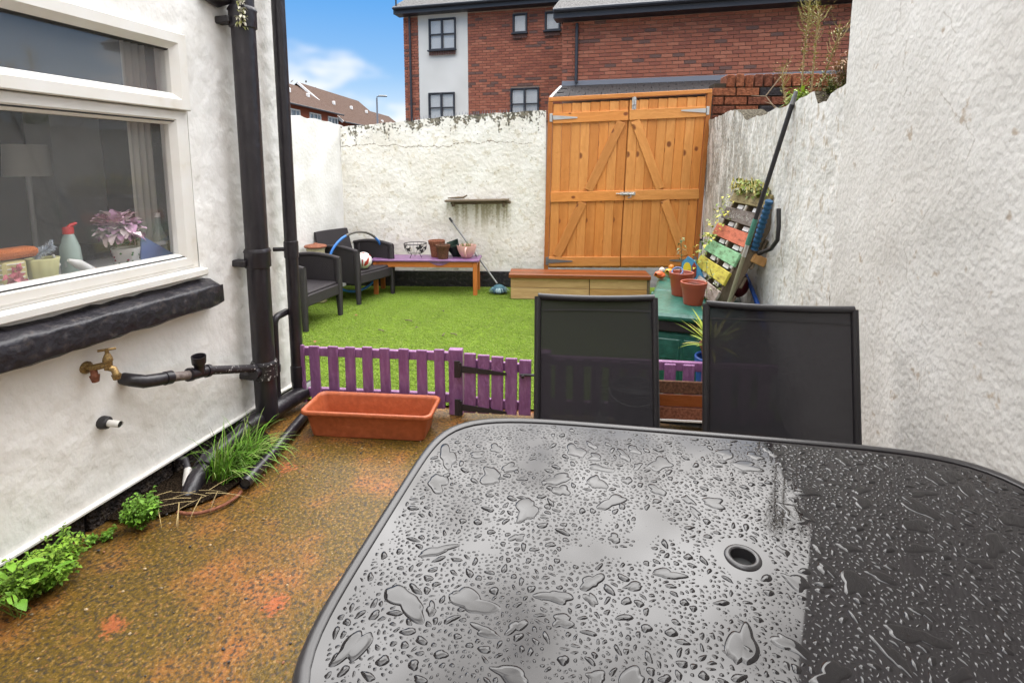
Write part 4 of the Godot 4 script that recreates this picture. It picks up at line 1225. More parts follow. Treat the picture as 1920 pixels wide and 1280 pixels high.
func water_drops(table: Node3D) -> void:
	var r := RandomNumberGenerator.new(); r.seed = 2024
	var W := 700; var H := 480; var cell := .002
	var occ := PackedByteArray(); occ.resize(W * H)
	var dens := noise(5.5, 3, FastNoiseLite.TYPE_SIMPLEX_SMOOTH, 6)
	var dens2 := noise(16.0, 2, FastNoiseLite.TYPE_SIMPLEX_SMOOTH, 61)
	var g := G.new()
	var total := 0
	for cls in 4:
		var tries: int = [420, 90000, 160000, 70000][cls]
		for t in tries:
			var x := r.randf_range(-.625, .625); var z := r.randf_range(-.415, .415)
			var e := table_outline(atan2(z, x), -.03)
			if x * x + z * z > e.length_squared() or x * x + z * z < .0022: continue
			var d := dens.get_noise_2d(x, z) + .45 * dens2.get_noise_2d(x, z)
			if x > .12: d += .12
			if d < [-.02, -.30, -.42, -.46][cls] + r.randf_range(-.06, .10): continue
			var rad: float = [r.randf_range(.009, .026), .003 + .0055 * pow(r.randf(), 2.0), r.randf_range(.0017, .0032), r.randf_range(.0008, .0017)][cls]
			var st := r.randf_range(1.0, 1.9) if cls < 2 else r.randf_range(1.0, 1.45)
			var turn := r.randf() * TAU
			var ph := [r.randf() * TAU, r.randf() * TAU, r.randf() * TAU, r.randf() * TAU]
			var am: Array = [[.22, .14, .12, .05], [.10, .10, .06, .03], [.04, .07, .03, .0], [.0, .04, .0, .0]][cls]
			var seg: int = [44, 16, 10, 6][cls]
			var out := []
			var blocked := false
			for i in seg:
				var a := TAU * i / seg
				var q: float = rad * (1.0 + am[0] * sin(2 * a + ph[0]) + am[1] * sin(3 * a + ph[1]) + am[2] * sin(4 * a + ph[2]) + am[3] * sin(7 * a + ph[3]))
				var p := Vector2(cos(a) * q * st, sin(a) * q / sqrt(st)).rotated(turn)
				out.append(p)
				if occ[clampi(int((z + p.y) / cell) + H / 2, 0, H - 1) * W + clampi(int((x + p.x) / cell) + W / 2, 0, W - 1)]: blocked = true; break
				if (Vector2(x, z) + p).length_squared() < .0014: blocked = true; break
				if (Vector2(x, z) + p).length() > table_outline(atan2(z + p.y, x + p.x), -.022).length(): blocked = true; break
			if blocked or occ[(int(z / cell) + H / 2) * W + int(x / cell) + W / 2]: continue
			# mark
			for f in [0.0, .35, .6, .8, 1.0, 1.0 + .0005 / rad]:
				for p: Vector2 in out:
					occ[clampi(int((z + p.y * f) / cell) + H / 2, 0, H - 1) * W + clampi(int((x + p.x * f) / cell) + W / 2, 0, W - 1)] = 1
			var hh: float = [r.randf_range(.0013, .002), rad * r.randf_range(.25, .36), rad * .36, rad * .38][cls]
			var rim: float = [.0048, .0042, .003, .002][cls]
			var lv: Array = [[1.0, 0.0], [1.0 - .10 * rim / rad, .22], [1.0 - .35 * rim / rad, .60], [1.0 - .75 * rim / rad, .88], [max(.12, 1.0 - 1.4 * rim / rad), 1.0]]
			if cls == 2: lv = [[1.0, 0.0], [.86, .42], [.5, .86]]
			if cls == 3: lv = [[1.0, 0.0], [.72, .65]]
			var rows := []
			for l in lv:
				var row := []
				for p: Vector2 in out: row.append(Vector3(x + p.x * max(l[0], .05), .7198 + hh * l[1], z + p.y * max(l[0], .05)))
				row.reverse()
				rows.append(row)
			var s := g.v.size()
			g.rows(rows, true)
			var top := g.p(Vector3(x, .7198 + hh, z))
			var b: int = s + (rows.size() - 1) * seg
			for i in seg: g.t3(b + i, b + (i + 1) % seg, top)
			total += 1
	var o := part("rain_drops", g, M.water, self)
	o.transform = table.transform
	tag(o, "rain drops and small puddles beaded over the black table top", "water", "", "stuff")
	print("drops ", total, " verts ", g.v.size())

func patio_chair(label: String, at: Vector3, yaw: float, w: float) -> void:
	# at: middle of the top edge on the floor plan; chair faces +z (the table)
	var o := thing("patio_chair", label, "chair", at, yaw, "black mesh patio chairs at the table")
	var back := [Vector2(.42, .115), Vector2(.50, .093), Vector2(.60, .07), Vector2(.72, .043), Vector2(.84, .015), Vector2(.92, -.004)]   # height, z
	for s in [-1.0, 1.0]:
		var x: float = s * w / 2
		var p := [Vector3(x, .02, -.06), Vector3(x, .25, .04), Vector3(x, .40, .105)]
		for q in back: p.append(Vector3(x, q.x, q.y))
		part("back_post", tube_mesh(p, .0125, 12), M.chair_frame, o)
		part("seat_rail", tube_mesh([Vector3(x, .40, .105), Vector3(x, .42, .3), Vector3(x, .43, .5)], .0125, 12), M.chair_frame, o)
		part("front_leg", tube_mesh([Vector3(x, .43, .49), Vector3(x, .38, .52), Vector3(x, 0, .55)], .0125, 12), M.chair_frame, o)
		part("foot", tube_mesh([Vector3(x, 0, -.067), Vector3(x, .03, -.056)], .015, 10), M.dark_plastic, o)
	# top bar sags a touch in the middle
	var tb := []
	for i in 9:
		var f := i / 8.0 * 2.0 - 1.0
		tb.append(Vector3(f * w / 2, .92 - .008 * (1.0 - f * f), -.004 - .006 * (1.0 - f * f)))
	part("top_bar", tube_mesh(tb, .0125, 12), M.chair_frame, o)
	part("cross_bar", tube_mesh([Vector3(-w / 2, .40, .105), Vector3(w / 2, .40, .105)], .011, 10), M.chair_frame, o)
	part("cross_bar", tube_mesh([Vector3(-w / 2, .43, .5), Vector3(w / 2, .43, .5)], .011, 10), M.chair_frame, o)
	var g := G.new()
	var rr := []
	for k in 13:
		var f := k / 12.0 * (back.size() - 1); var i := mini(int(f), back.size() - 2)
		var q: Vector2 = back[i].lerp(back[i + 1], f - i)
		var row := []
		for j in 9:
			var u := j / 8.0 * 2.0 - 1.0
			row.append(Vector3(u * (w / 2 - .006), q.x - (.008 * (1 - u * u) if k == 12 else 0.0), q.y - .014 * (1.0 - u * u)))
		rr.append(row)
	g.rows(rr)
	part("back_sling", g, M.sling, o)
	for q in [[.868, .006], [.462, .10]]:
		var hm := []
		for j in 9:
			var u := j / 8.0 * 2.0 - 1.0
			hm.append([Vector3(u * (w / 2 - .012), q[0], q[1] - .0125 * (1 - u * u) + .004), Vector3(u * (w / 2 - .012), q[0] + .006, q[1] - .0125 * (1 - u * u) + .0025)])
		var hg := G.new(); hg.rows(hm)
		part("hem", hg, M.chair_frame, o)
	g = G.new()
	rr = []
	for k in 9:
		var f := k / 8.0
		var row := []
		for j in 9:
			var u := j / 8.0 * 2.0 - 1.0
			row.append(Vector3(u * (w / 2 - .006), lerpf(.405, .432, f) - .025 * (1 - u * u) * sin(PI * clampf(f, .1, .9)), lerpf(.11, .5, f)))
		rr.append(row)
	g.rows(rr)
	part("seat_sling", g, M.sling, o)

func trough() -> void:
	var o := thing("plastic_trough", "long empty terracotta plastic trough in front of the picket fence", "planter", Vector3(-1.393, .0, -2.425), .155)
	var g := G.new()
	var oval := func(hx: float, hz: float, y: float, r: float) -> Array:
		var out := []
		for c in 4:
			var cx: float = [1, -1, -1, 1][c]; var cz: float = [1, 1, -1, -1][c]
			for k in 6:
				var a := PI / 2 * c + PI / 2 * k / 5.0
				out.append(Vector3(cx * (hx - r) + cos(a) * r, y, cz * (hz - r) + sin(a) * r))
		out.reverse()
		return out
	g.rows([oval.call(.285, .082, .004, .02), oval.call(.29, .086, .0, .02), oval.call(.30, .09, .006, .022), oval.call(.325, .108, .128, .03), oval.call(.343, .126, .13, .035), oval.call(.348, .131, .137, .04), oval.call(.347, .13, .149, .04), oval.call(.342, .125, .154, .04), oval.call(.332, .115, .152, .035), oval.call(.322, .104, .14, .03), oval.call(.298, .088, .012, .02)], true)
	g.poly(oval.call(.298, .088, .012, .02))
	part("body", g, M.terracotta, o)
	g = G.new()
	var so: Array = oval.call(.30, .09, .02, .02); g.poly(so)
	part("bottom_dirt", g, M.terracotta, o)

# ---------------------------------------------------------------- things in the yard
func wicker_chair(label: String, at: Vector3, yaw: float) -> Node3D:
	var o := thing("wicker_chair", label, "chair", at, yaw, "black wicker armchairs on the turf")
	var w := .57; var d := .54
	# seat with a woven apron
	part("seat", bx(Vector3(w - .07, .05, d - .06), .012), M.rattan, o, Vector3(0, .305, -.005))
	part("apron", bx(Vector3(w - .07, .10, .028), .008), M.rattan, o, Vector3(0, .255, d / 2 - .025))
	for s in [-1.0, 1.0]:
		# side panel with a bowed arm rest
		var g := G.new()
		var pts := [Vector2(-d / 2 + .02, .21), Vector2(d / 2 - .01, .21)]
		for k in 9:
			var f := k / 8.0
			pts.append(Vector2(lerpf(d / 2 - .015, -d / 2 - .02, f), .535 + .035 * sin(PI * f)))
		g.extrude(pts, -.014, .014)
		part("arm_panel", g, M.rattan, o, Vector3(s * (w / 2 - .02), 0, 0), Vector3(0, -PI / 2, 0))
		var ap := []
		for k in 9:
			var f := k / 8.0
			ap.append(Vector3(s * (w / 2 - .02), .537 + .035 * sin(PI * f), lerpf(d / 2 - .01, -d / 2 - .02, f)))
		part("arm_rest", tube_mesh(ap, .021, 10), M.rattan, o)
		for z in [d / 2 - .022, -d / 2 + .03]:
			var lg := G.new()
			lg.rows([quad_ring(.017, 0.0), quad_ring(.025, .30), quad_ring(.025, .54)], true)
			part("leg", lg, M.rattan, o, Vector3(s * (w / 2 - .022), 0.0, z), Vector3(.05 if z < 0 else -.02, 0, 0))
	# back, raked and gently hollow
	var rr := []; var r2 := []
	for k in 8:
		var f := k / 7.0
		var row := []; var row2 := []
		for j in 9:
			var u := j / 8.0 * 2.0 - 1.0
			var c := Vector3(u * (w / 2 - .035 - .02 * f), lerpf(.24, .70, f), -d / 2 + .03 - .11 * f - .025 * (1 - u * u))
			row.append(c); row2.append(c + Vector3(0, 0, -.03))
		rr.append(row); r2.append(row2)
	var g := G.new()
	g.rows(rr); r2.reverse(); g.rows(r2); r2.reverse()
	for j in 8: g.quad(rr[7][j], rr[7][j + 1], r2[7][j + 1], r2[7][j])
	for k in 7:
		g.quad(rr[k][8], r2[k][8], r2[k + 1][8], rr[k + 1][8]); g.quad(r2[k][0], rr[k][0], rr[k + 1][0], r2[k + 1][0])
	part("backrest", g, M.rattan, o)
	return o

func quad_ring(h: float, y: float) -> Array:
	return [Vector3(h, y, -h), Vector3(-h, y, -h), Vector3(-h, y, h), Vector3(h, y, h)]

func pot_mesh(r0: float, r1: float, h: float, lip: float, n := 28) -> G:
	var g := G.new()
	g.lathe([Vector2(.001, .0), Vector2(r0 * .97, 0), Vector2(r0, .004), Vector2(lerpf(r0, r1, .74), h * .74), Vector2(lerpf(r0, r1, .75) + lip, h * .76), Vector2(r1 + lip, h * .98), Vector2(r1 + lip * .6, h), Vector2(r1 - .006, h), Vector2(r1 - .01, h * .97), Vector2(r1 * .88, h * .82), Vector2(.001, h * .82)], n)
	return g

func pot(called: String, label: String, category: String, at: Vector3, r0: float, r1: float, h: float, lip: float, m: Material, group := "") -> Node3D:
	var o := thing(called, label, category, at, 0.0, group)
	part("body", pot_mesh(r0, r1, h, lip), m, o)
	var g := G.new()
	g.lathe([Vector2(r1 * .9, h * .84), Vector2(r1 * .6, h * .86), Vector2(.001, h * .865)], 20)
	part("compost", g, M.soil, o)
	return o

func grass_blades(g: G, c: Vector3, n: int, spread: float, l0: float, l1: float, w: float, droop: float, cols: Array) -> void:
	for k in n:
		var a := rng.randf() * TAU
		var t := rng.randf_range(.15, .9)
		g.col = cols[rng.randi() % cols.size()] * rng.randf_range(.75, 1.2)
		g.blade(c + Vector3(cos(a), 0, sin(a)) * rng.randf() * spread, Vector3(cos(a) * t, 1.0, sin(a) * t), rng.randf_range(l0, l1), w * rng.randf_range(.7, 1.2), droop * rng.randf_range(.6, 1.5), 6)

func yard_things() -> void:
	wicker_chair("black wicker armchair nearest the downpipes, with an empty seat", Vector3(-3.03, .014, -4.06), PI / 2)
	wicker_chair("black wicker armchair with the football on its seat", Vector3(-3.0, .014, -5.02), deg_to_rad(77.5))
	# football
	var fb := thing("football", "white football with red marks on the wicker chair seat", "ball", Vector3(-2.86, .432, -4.90))
	var g := G.new(); g.ball(Vector3.ZERO, Vector3.ONE * .088, 20)
	var fo := part("shell", g, M.white, fb)
	var marks := G.new()
	for q in [[Vector3(.8, -.05, .55), Vector3(.9, .45, .3), .016], [Vector3(.8, -.05, .55), Vector3(.55, -.5, .75), .022], [Vector3(.7, .75, -.1), Vector3(.9, .55, -.35), .014], [Vector3(.75, -.75, .1), Vector3(.85, -.25, -.6), .016], [Vector3(.45, .3, .95), Vector3(.35, -.6, .85), .008], [Vector3(.35, .95, .2), Vector3(-.1, .95, .5), .015]]:
		var r := []
		for k in 9:
			var c: Vector3 = q[0].normalized().slerp(q[1].normalized(), k / 8.0)
			var s: Vector3 = c.cross((q[1] - q[0]).normalized()).normalized() * q[2] * (1.0 - .6 * k / 8.0)
			r.append([c * .0887 - s, c * .0892, c * .0887 + s])
		marks.rows(r)
	part("red_mark", marks, mat(lin(.36, .03, .02), .5), fo)
	# hoop standing round the chair
	var hp := thing("play_hoop", "blue play hoop with a grey section propped over the wicker chair", "hoop", Vector3(-2.965, .405, -4.96), deg_to_rad(77.5))
	for seg in 2:
		var p := []
		var a0: float = [.9, -.25][seg]; var a1: float = [PI * 2 - .25, .9][seg]
		for k in 33:
			var a := lerpf(a0, a1, k / 32.0)
			p.append(Vector3(cos(-a + PI * .55) * .355, sin(-a + PI * .55) * .315, .05 * sin(a)))
		part("tube", tube_mesh(p, .0135 if seg == 0 else .0125, 10), M.sky_blue if seg == 0 else mat(lin(.10, .09, .08), .6), hp)
	# crock with lid
	var cr := thing("crock", "tall cream crock with a terracotta lid against the left wall", "jar", Vector3(-3.28, .014, -4.70))
	g = G.new()
	g.lathe([Vector2(.001, 0), Vector2(.085, 0), Vector2(.09, .02), Vector2(.088, .54), Vector2(.094, .55), Vector2(.094, .575), Vector2(.001, .575)], 24)
	part("body", g, M.cream, cr)
	g = G.new()
	g.lathe([Vector2(.108, .572), Vector2(.112, .58), Vector2(.105, .592), Vector2(.05, .604), Vector2(.02, .606), Vector2(.02, .615), Vector2(.001, .618)], 24)
	part("lid", g, M.clay, cr)
	# bench
	var b := thing("wooden_bench", "wooden bench with a purple painted top holding plant pots", "bench", back_at(-2.42, .014, .27), BACK_YAW)
	var top := G.new()
	top.box(Vector3(0, .378, 0), Vector3(1.18, .022, .34), .004)
	part("top", top, M.bench_purple, b)
	for s in [-1.0, 1.0]:
		for z in [-.135, .135]:
			bone("leg", Vector3(s * .545, 0, z), Vector3(s * .545, .367, z), .045, .045, M.bench_wood, b)
		bone("end_rail", Vector3(s * .545, .335, -.115), Vector3(s * .545, .335, .115), .06, .02, M.bench_wood, b, Vector3.RIGHT)
	bone("front_rail", Vector3(-.52, .335, .14), Vector3(.52, .335, .14), .062, .02, M.bench_wood, b)
	bone("back_rail", Vector3(-.52, .335, -.14), Vector3(.52, .335, -.14), .062, .02, M.bench_wood, b)
	g = G.new()
	var sw := []
	for k in 13: sw.append(Vector2(lerpf(.12, -.12, k / 12.0), .37 - .045 * sin(PI * k / 12.0)))
	sw.reverse(); g.extrude([Vector2(-.13, .37)] + sw + [Vector2(.13, .37)], .1505, .156)
	part("scalloped_edge", g, M.bench_purple, b, Vector3(.16, 0, 0))
	# on the bench
	var bt := .403
	wire_bowl(back_at(-2.545, bt, .29))
	pot("clay_pot", "wide brown clay pot on the bench beside the wire bowl", "plant pot", back_at(-2.325, bt, .22), .062, .088, .185, .008, M.clay)
	var p2 := pot("clay_pot", "dark wet clay pot on the bench, in front of the wider pot", "plant pot", back_at(-2.235, bt, .35), .055, .073, .155, .008, M.clay_dark)
	rng.seed = 70
	g = G.new()
	for k in 16:
		g.col = Color(.10, .07, .04)
		g.blade(Vector3(rng.randf_range(-.05, .05), .13, rng.randf_range(-.05, .05)), Vector3(rng.randfn() * .3, 1, rng.randfn() * .3), rng.randf_range(.03, .12), .003, .4, 3)
	part("dry_stalk", g, M.tint, p2)
	var sq := thing("square_pot", "dark green square plastic pot tipped over behind the clay pots", "plant pot", back_at(-2.13, bt + .085, .20), BACK_YAW)
	g = G.new()
	var o4 := []
	for q in [[.045, -.09], [.062, .05], [.068, .055], [.068, .075], [.06, .075], [.04, -.08]]: o4.append(quad_ring(q[0], q[1]))
	g.rows(o4, true); g.poly([Vector3(.045, -.09, -.045), Vector3(.045, -.09, .045), Vector3(-.045, -.09, .045), Vector3(-.045, -.09, -.045)])
	part("body", g, mat(lin(.012, .03, .022), .5), sq, Vector3.ZERO, Vector3(.35, .2, .38))
	# pink cup planter
	var cp := thing("cup_planter", "pink teacup-shaped planter with green shoots at the bench end", "planter", back_at(-1.99, bt, .28))
	g = G.new()
	g.lathe([Vector2(.001, .0), Vector2(.04, 0), Vector2(.055, .008), Vector2(.085, .05), Vector2(.102, .10), Vector2(.109, .14), Vector2(.104, .142), Vector2(.097, .10), Vector2(.09, .105), Vector2(.001, .11)], 30)
	part("cup", g, M.pink, cp)
	var hd := []
	for k in 11:
		var a := lerpf(-1.35, 1.35, k / 10.0)
		hd.append(Vector3(.03 + .0 * k, .08 + sin(a) * .045, .098 + cos(a) * .034))
	part("handle", tube_mesh(hd, .0105, 10), M.pink, cp)
	g = G.new(); rng.seed = 44
	grass_blades(g, Vector3(0, .10, 0), 110, .085, .04, .10, .006, .5, [Color(.16, .18, .03), Color(.22, .22, .05), Color(.10, .14, .02)])
	part("shoots", g, M.leafy, cp)
	# mop
	var mp := thing("floor_mop", "grey handled mop with a pale blue head leaning beside the bench", "mop", Vector3.ZERO)
	part("handle", tube_mesh([Vector3(-2.19, .81, -5.67), Vector3(-1.60, .12, -5.545)], .0105, 10), M.grey_metal, mp)
	part("grip", tube_mesh([Vector3(-2.197, .818, -5.672), Vector3(-2.16, .775, -5.663)], .0135, 10), M.dark_plastic, mp)
	g = G.new(); rng.seed = 91
	for k in 210:
		var a := rng.randf() * TAU; var r := rng.randf()
		g.col = [Color(.06, .15, .18), Color(.30, .42, .44), Color(.04, .09, .12)][rng.randi() % 3]
		g.blade(Vector3(-1.575 + cos(a) * r * .05, .085, -5.53 + sin(a) * r * .05), Vector3(cos(a), .5 - r * .4, sin(a)), rng.randf_range(.06, .11), .011, 2.4, 5)
	g.col = Color(.05, .12, .15); g.ball(Vector3(-1.575, .06, -5.53), Vector3(.075, .055, .07), 8)
	part("head", g, M.tint, mp)
	# shelf on the wall
	var sh := thing("plank_shelf", "mossy old plank shelf fixed to the stained back wall", "shelf", back_at(-1.895, 1.0, 0), BACK_YAW)
	bone("plank", Vector3(-.36, .015, .075), Vector3(.36, .03, .075), .13, .022, M.old_wood, sh, Vector3.UP, .005)
	bone("edge_board", Vector3(-.30, -.008, .06), Vector3(.38, .002, .06), .035, .05, M.old_wood, sh, Vector3.BACK, .006)
	for x in [-.27, .3]: part("bracket", bx(Vector3(.03, .06, .09), .004), M.old_wood, sh, Vector3(x, -.02, .055))
	var stk := thing("driftwood_stick", "old stick lying on the plank shelf", "stick", back_at(-2.12, 1.052, .075), BACK_YAW)
	part("wood", tube_mesh([Vector3(-.1, -.006, 0), Vector3(.02, .0, .004), Vector3(.07, .0, 0), Vector3(.12, .028, 0)], [.006, .014, .012, .007], 8), M.old_wood, stk)
	# long box in front of the gate
	var lb := thing("wooden_chest", "long low wooden chest with a dark red lid under the gate", "chest", Vector3(-.706, .014, -5.56), .174)
	for k in 2:
		for j in 2:
			var x0: float = [-.71, .115][k]; var x1: float = [.108, .70][k]
			bone("front_board", Vector3(x0, .062 + j * .121, .11), Vector3(x1, .062 + j * .121, .11), .117, .02, M.crate[(k * 2 + j) % 3], lb)
	for s in [-1.0, 1.0]:
		for j in 2: bone("end_board", Vector3(s * .70, .062 + j * .121, .10), Vector3(s * .70, .062 + j * .121, -.19), .117, .018, M.crate[j], lb, Vector3.RIGHT * s)
	bone("corner_post", Vector3(.715, .0, .112), Vector3(.715, .25, .112), .03, .03, M.old_wood, lb)
	for k in 4: bone("lid_plank", Vector3(-.73, .262 - .002 * k, .10 - k * .085), Vector3(.735, .262 - .002 * k, .10 - k * .085), .078, .02, M.redwood[k % 3], lb, Vector3.UP)
	bone("lid_edge", Vector3(-.73, .25, .137), Vector3(.735, .25, .137), .04, .014, M.redwood[0], lb)
	part("inside", bx(Vector3(1.36, .22, .26), 0.0), M.gasket, lb, Vector3(0, .13, -.04))
	green_corner()
	front_bits()

func wire_bowl(at: Vector3) -> void:
	var o := thing("wire_bowl", "black wire fruit bowl decorated with butterflies on the bench", "bowl", at, .4)
	var ring := func(r: float, y: float) -> Array:
		var p := []
		for k in 25: p.append(Vector3(cos(TAU * k / 24) * r, y, sin(TAU * k / 24) * r))
		return p
	for q in [[.125, .16], [.123, .155], [.052, .045]]:
		part("hoop", tube_mesh(ring.call(q[0], q[1]), .0024, 6, false), M.iron, o)
	for k in 18:
		var a := TAU * k / 18
		var p := []
		for i in 7:
			var f := i / 6.0
			p.append(Vector3(cos(a), 0, sin(a)) * lerpf(.052, .125, sin(f * PI / 2)) + Vector3.UP * (.045 + .115 * (1 - cos(f * PI / 2))))
		part("wire", tube_mesh(p, .0015, 5, false), M.iron, o)
	for k in 3:
		var a := TAU * k / 3 + .4
		part("foot", tube_mesh([Vector3(cos(a) * .05, .045, sin(a) * .05), Vector3(cos(a) * .075, .0, sin(a) * .075)], .003, 6), M.iron, o)
	for q in [[.5, .11], [1.25, .12], [.9, .085], [2.2, .1], [3.6, .11], [5.2, .1]]:
		var g := G.new()
		for s in [-1.0, 1.0]:
			g.leaf(Vector3.ZERO, Vector3(s * 1.0, .75, 0), Vector3.BACK, .042, .026, .1)
			g.leaf(Vector3.ZERO, Vector3(s * .9, -.6, 0), Vector3.BACK, .03, .02, .1)
		g.tube([Vector3(0, -.02, 0), Vector3(0, .02, 0)], .003, 5)
		part("butterfly", g, M.iron, o, Vector3(cos(q[0]) * (.125 if q[1] > .1 else .115), q[1], sin(q[0]) * (.125 if q[1] > .1 else .115)), Vector3(0, PI / 2 - q[0], .3))

func green_corner() -> void:
	var yaw := -.09 + 0.0
	# storage box: near-left corner (.10, -3.32), far-left (.0, -4.63)
	var o := thing("storage_box", "green plastic garden storage box with a dark band under its lid", "storage box", Vector3(.345, 0, -3.97), -.075 + PI / 2)
	# local x runs away from the camera
	part("body", bx(Vector3(1.24, .36, .50), .02), M.green_box, o, Vector3(0, .20, 0))
	part("band", bx(Vector3(1.27, .075, .54), .012), M.dark_plastic, o, Vector3(0, .415, 0))
	for k in 2: part("lid", bx(Vector3(.655, .048, .585), .016), M.green_box, o, Vector3(-.331 + k * .662, .477, 0))
	for k in 3:
		for j in 2: part("panel", bx(Vector3(.012, .13, .135), .005), M.green_box, o, Vector3(-.621, .115 + j * .155, -.155 + k * .155))
	for k in 6: part("panel", bx(Vector3(.17, .29, .012), .005), M.green_box, o, Vector3(-.5 + k * .2, .2, -.251))
	part("lid_handle", bx(Vector3(.06, .03, .02), .006), M.green_box, o, Vector3(-.02, .47, -.30))
	# pots on its lid
	pot("nursery_pot", "brown plastic nursery pot on the green box, behind another", "plant pot", Vector3(.235, .501, -3.86), .062, .082, .165, .004, M.plastic_pot)
	pot("nursery_pot", "brown plastic nursery pot on the green box, nearest the chairs", "plant pot", Vector3(.300, .501, -3.62), .060, .082, .15, .004, M.plastic_pot)
	var sd := thing("seedling", "tall thin seedling growing in the rear brown pot", "plant", Vector3(.225, .64, -3.86))
	part("stem", tube_mesh([Vector3.ZERO, Vector3(.008, .1, 0), Vector3(.0, .2, .005), Vector3(-.008, .27, 0)], [.003, .003, .0025, .0015], 6), M.old_wood, sd)
	rng.seed = 4
	for k in 12:
		var g := G.new(); g.col = Color(.10, .12, .03) * rng.randf_range(.8, 1.4)
		g.leaf(Vector3(0, 0, 0), Vector3(rng.randfn(), rng.randf_range(-.6, .6), rng.randfn()), Vector3.UP, rng.randf_range(.03, .055), .022, .4)
		part("leaf", g, M.leafy, sd, Vector3(rng.randf_range(-.004, .008), .12 + k * .0135, 0))
	var rd := thing("ring_toy", "blue and white ring on the rear brown pot", "toy", Vector3(.205, .675, -3.83))
	var rp := []
	for k in 21: rp.append(Vector3(cos(TAU * k / 20) * .036, 0, sin(TAU * k / 20) * .036))
	part("ring", tube_mesh(rp, .0055, 8, false), mat(lin(.12, .16, .34), .4), rd, Vector3.ZERO, Vector3(.7, 0, .2))
	duck("orange rubber duck with a white head on the green box", Vector3(.105, .501, -4.36), lin(.62, .12, .03), lin(.6, .55, .5), .9)
	duck("yellow and orange toy duck behind the orange one on the box", Vector3(.185, .501, -4.50), lin(.55, .34, .03), lin(.6, .2, .02), 1.1)
	# painted bird plaque
	var pq := thing("bird_plaque", "blue painted bird plaque with a yellow chick, leaning on the pallet", "ornament", Vector3(.33, .503, -4.05), -.45)
	var g := G.new()
	g.extrude([Vector2(-.035, .0), Vector2(.09, .0), Vector2(.10, .06), Vector2(.06, .15), Vector2(.02, .21), Vector2(-.03, .245), Vector2(-.075, .20), Vector2(-.09, .13), Vector2(-.07, .05)], -.008, .008)
	var plq := part("board", g, mat(lin(.05, .22, .38), .55), pq, Vector3.ZERO, Vector3(-.15, 0, .12))
	g = G.new()
	var ov := []
	for k in 18: ov.append(Vector2(cos(TAU * k / 18) * .03 - .035, sin(TAU * k / 18) * .05 + .15))
	g.extrude(ov, .0085, .013)
	part("chick", g, mat(lin(.6, .46, .02), .5), plq)
	g = G.new(); g.extrude([Vector2(.01, .08), Vector2(.03, .10), Vector2(.035, .17), Vector2(.02, .20), Vector2(.0, .17)], .0085, .014)
	part("red_bird", g, mat(lin(.22, .03, .015), .5), plq)
	pallet()
	# long pole leaning in the corner
	var rod := thing("long_pole", "long black and green pole leaning on the right-hand wall", "pole", Vector3.ZERO)
	var a := Vector3(.725, 1.73, -3.21); var b := Vector3(.478, .503, -3.43)
	part("black_length", tube_mesh([a, a.lerp(b, .52)], .0125, 10), M.dark_plastic, rod)
	part("green_length", tube_mesh([a.lerp(b, .515), a.lerp(b, .64)], .0145, 10), mat(lin(.05, .19, .14), .5), rod)
	part("joint", tube_mesh([a.lerp(b, .638), a.lerp(b, .70)], .0125, 10), M.steel, rod)
	part("pale_length", tube_mesh([a.lerp(b, .695), b], .0115, 10), mat(lin(.20, .19, .12), .6), rod)
	part("tip", tube_mesh([a, a + (a - b).normalized() * .07], [.0145, .009], 10), M.grey_metal, rod)
	# bits behind the pallet
	var bl := thing("ribbed_tube", "blue ribbed foam tube tucked behind the pallet planter", "tube", Vector3.ZERO)
	var tp := []; var tr := []
	for k in 41:
		tp.append(Vector3(.685, 1.20, -3.42).lerp(Vector3(.645, .89, -3.56), k / 40.0)); tr.append(.021 + .0035 * sin(k * 1.6))
	part("tube", tube_mesh(tp, tr, 12), mat(lin(.012, .075, .17), .6), bl)
	var hk := thing("hose_handle", "black curved hose handle hanging on the wall by the pallet", "handle", Vector3.ZERO)
	part("grip", tube_mesh([Vector3(.705, 1.165, -3.27), Vector3(.707, 1.07, -3.25), Vector3(.705, .99, -3.25), Vector3(.69, .93, -3.32), Vector3(.66, .87, -3.50)], .012, 10), M.dark_plastic, hk)
	var rb := thing("red_ball", "dark red ball wedged behind the pallet planter", "ball", Vector3(.585, .600, -3.84))
	var bg := G.new(); bg.ball(Vector3.ZERO, Vector3.ONE * .09, 14)
	part("shell", bg, mat(lin(.10, .008, .012), .45), rb)
	var bs := thing("blue_spade", "bright blue plastic spade leaning on the wall behind the chair", "spade", Vector3.ZERO)
	part("shaft", tube_mesh([Vector3(.665, .66, -3.93), Vector3(.69, .53, -3.60), Vector3(.70, .42, -3.40)], [.012, .016, .018], 8), M.blue, bs)
	var bd := G.new()
	bd.rows([[Vector3(-.015, 0, 0), Vector3(.0, 0, .006), Vector3(.015, 0, 0)], [Vector3(-.05, -.06, 0), Vector3(.0, -.06, .016), Vector3(.05, -.06, 0)], [Vector3(-.055, -.20, 0), Vector3(.0, -.20, .016), Vector3(.055, -.20, 0)]])
	part("blade", bd, M.blue, bs, Vector3(.70, .43, -3.42), Vector3(.9, -1.5, 0))
	# spiky plant in a blue pot
	var bp := pot("tall_pot", "tall blue pot between the green box and the fence", "plant pot", Vector3(.375, .014, -3.1), .075, .092, .32, .006, M.blue)
	bp.name = "blue_pot"
	pot("clay_pot", "small clay pot standing in the tall blue pot", "plant pot", Vector3(.375, .30, -3.1), .05, .07, .11, .006, M.clay)
	var sp := thing("spiky_plant", "yellow-green spiky plant spilling over the fence beside the chair", "plant", Vector3(.37, .39, -3.1))
	rng.seed = 21
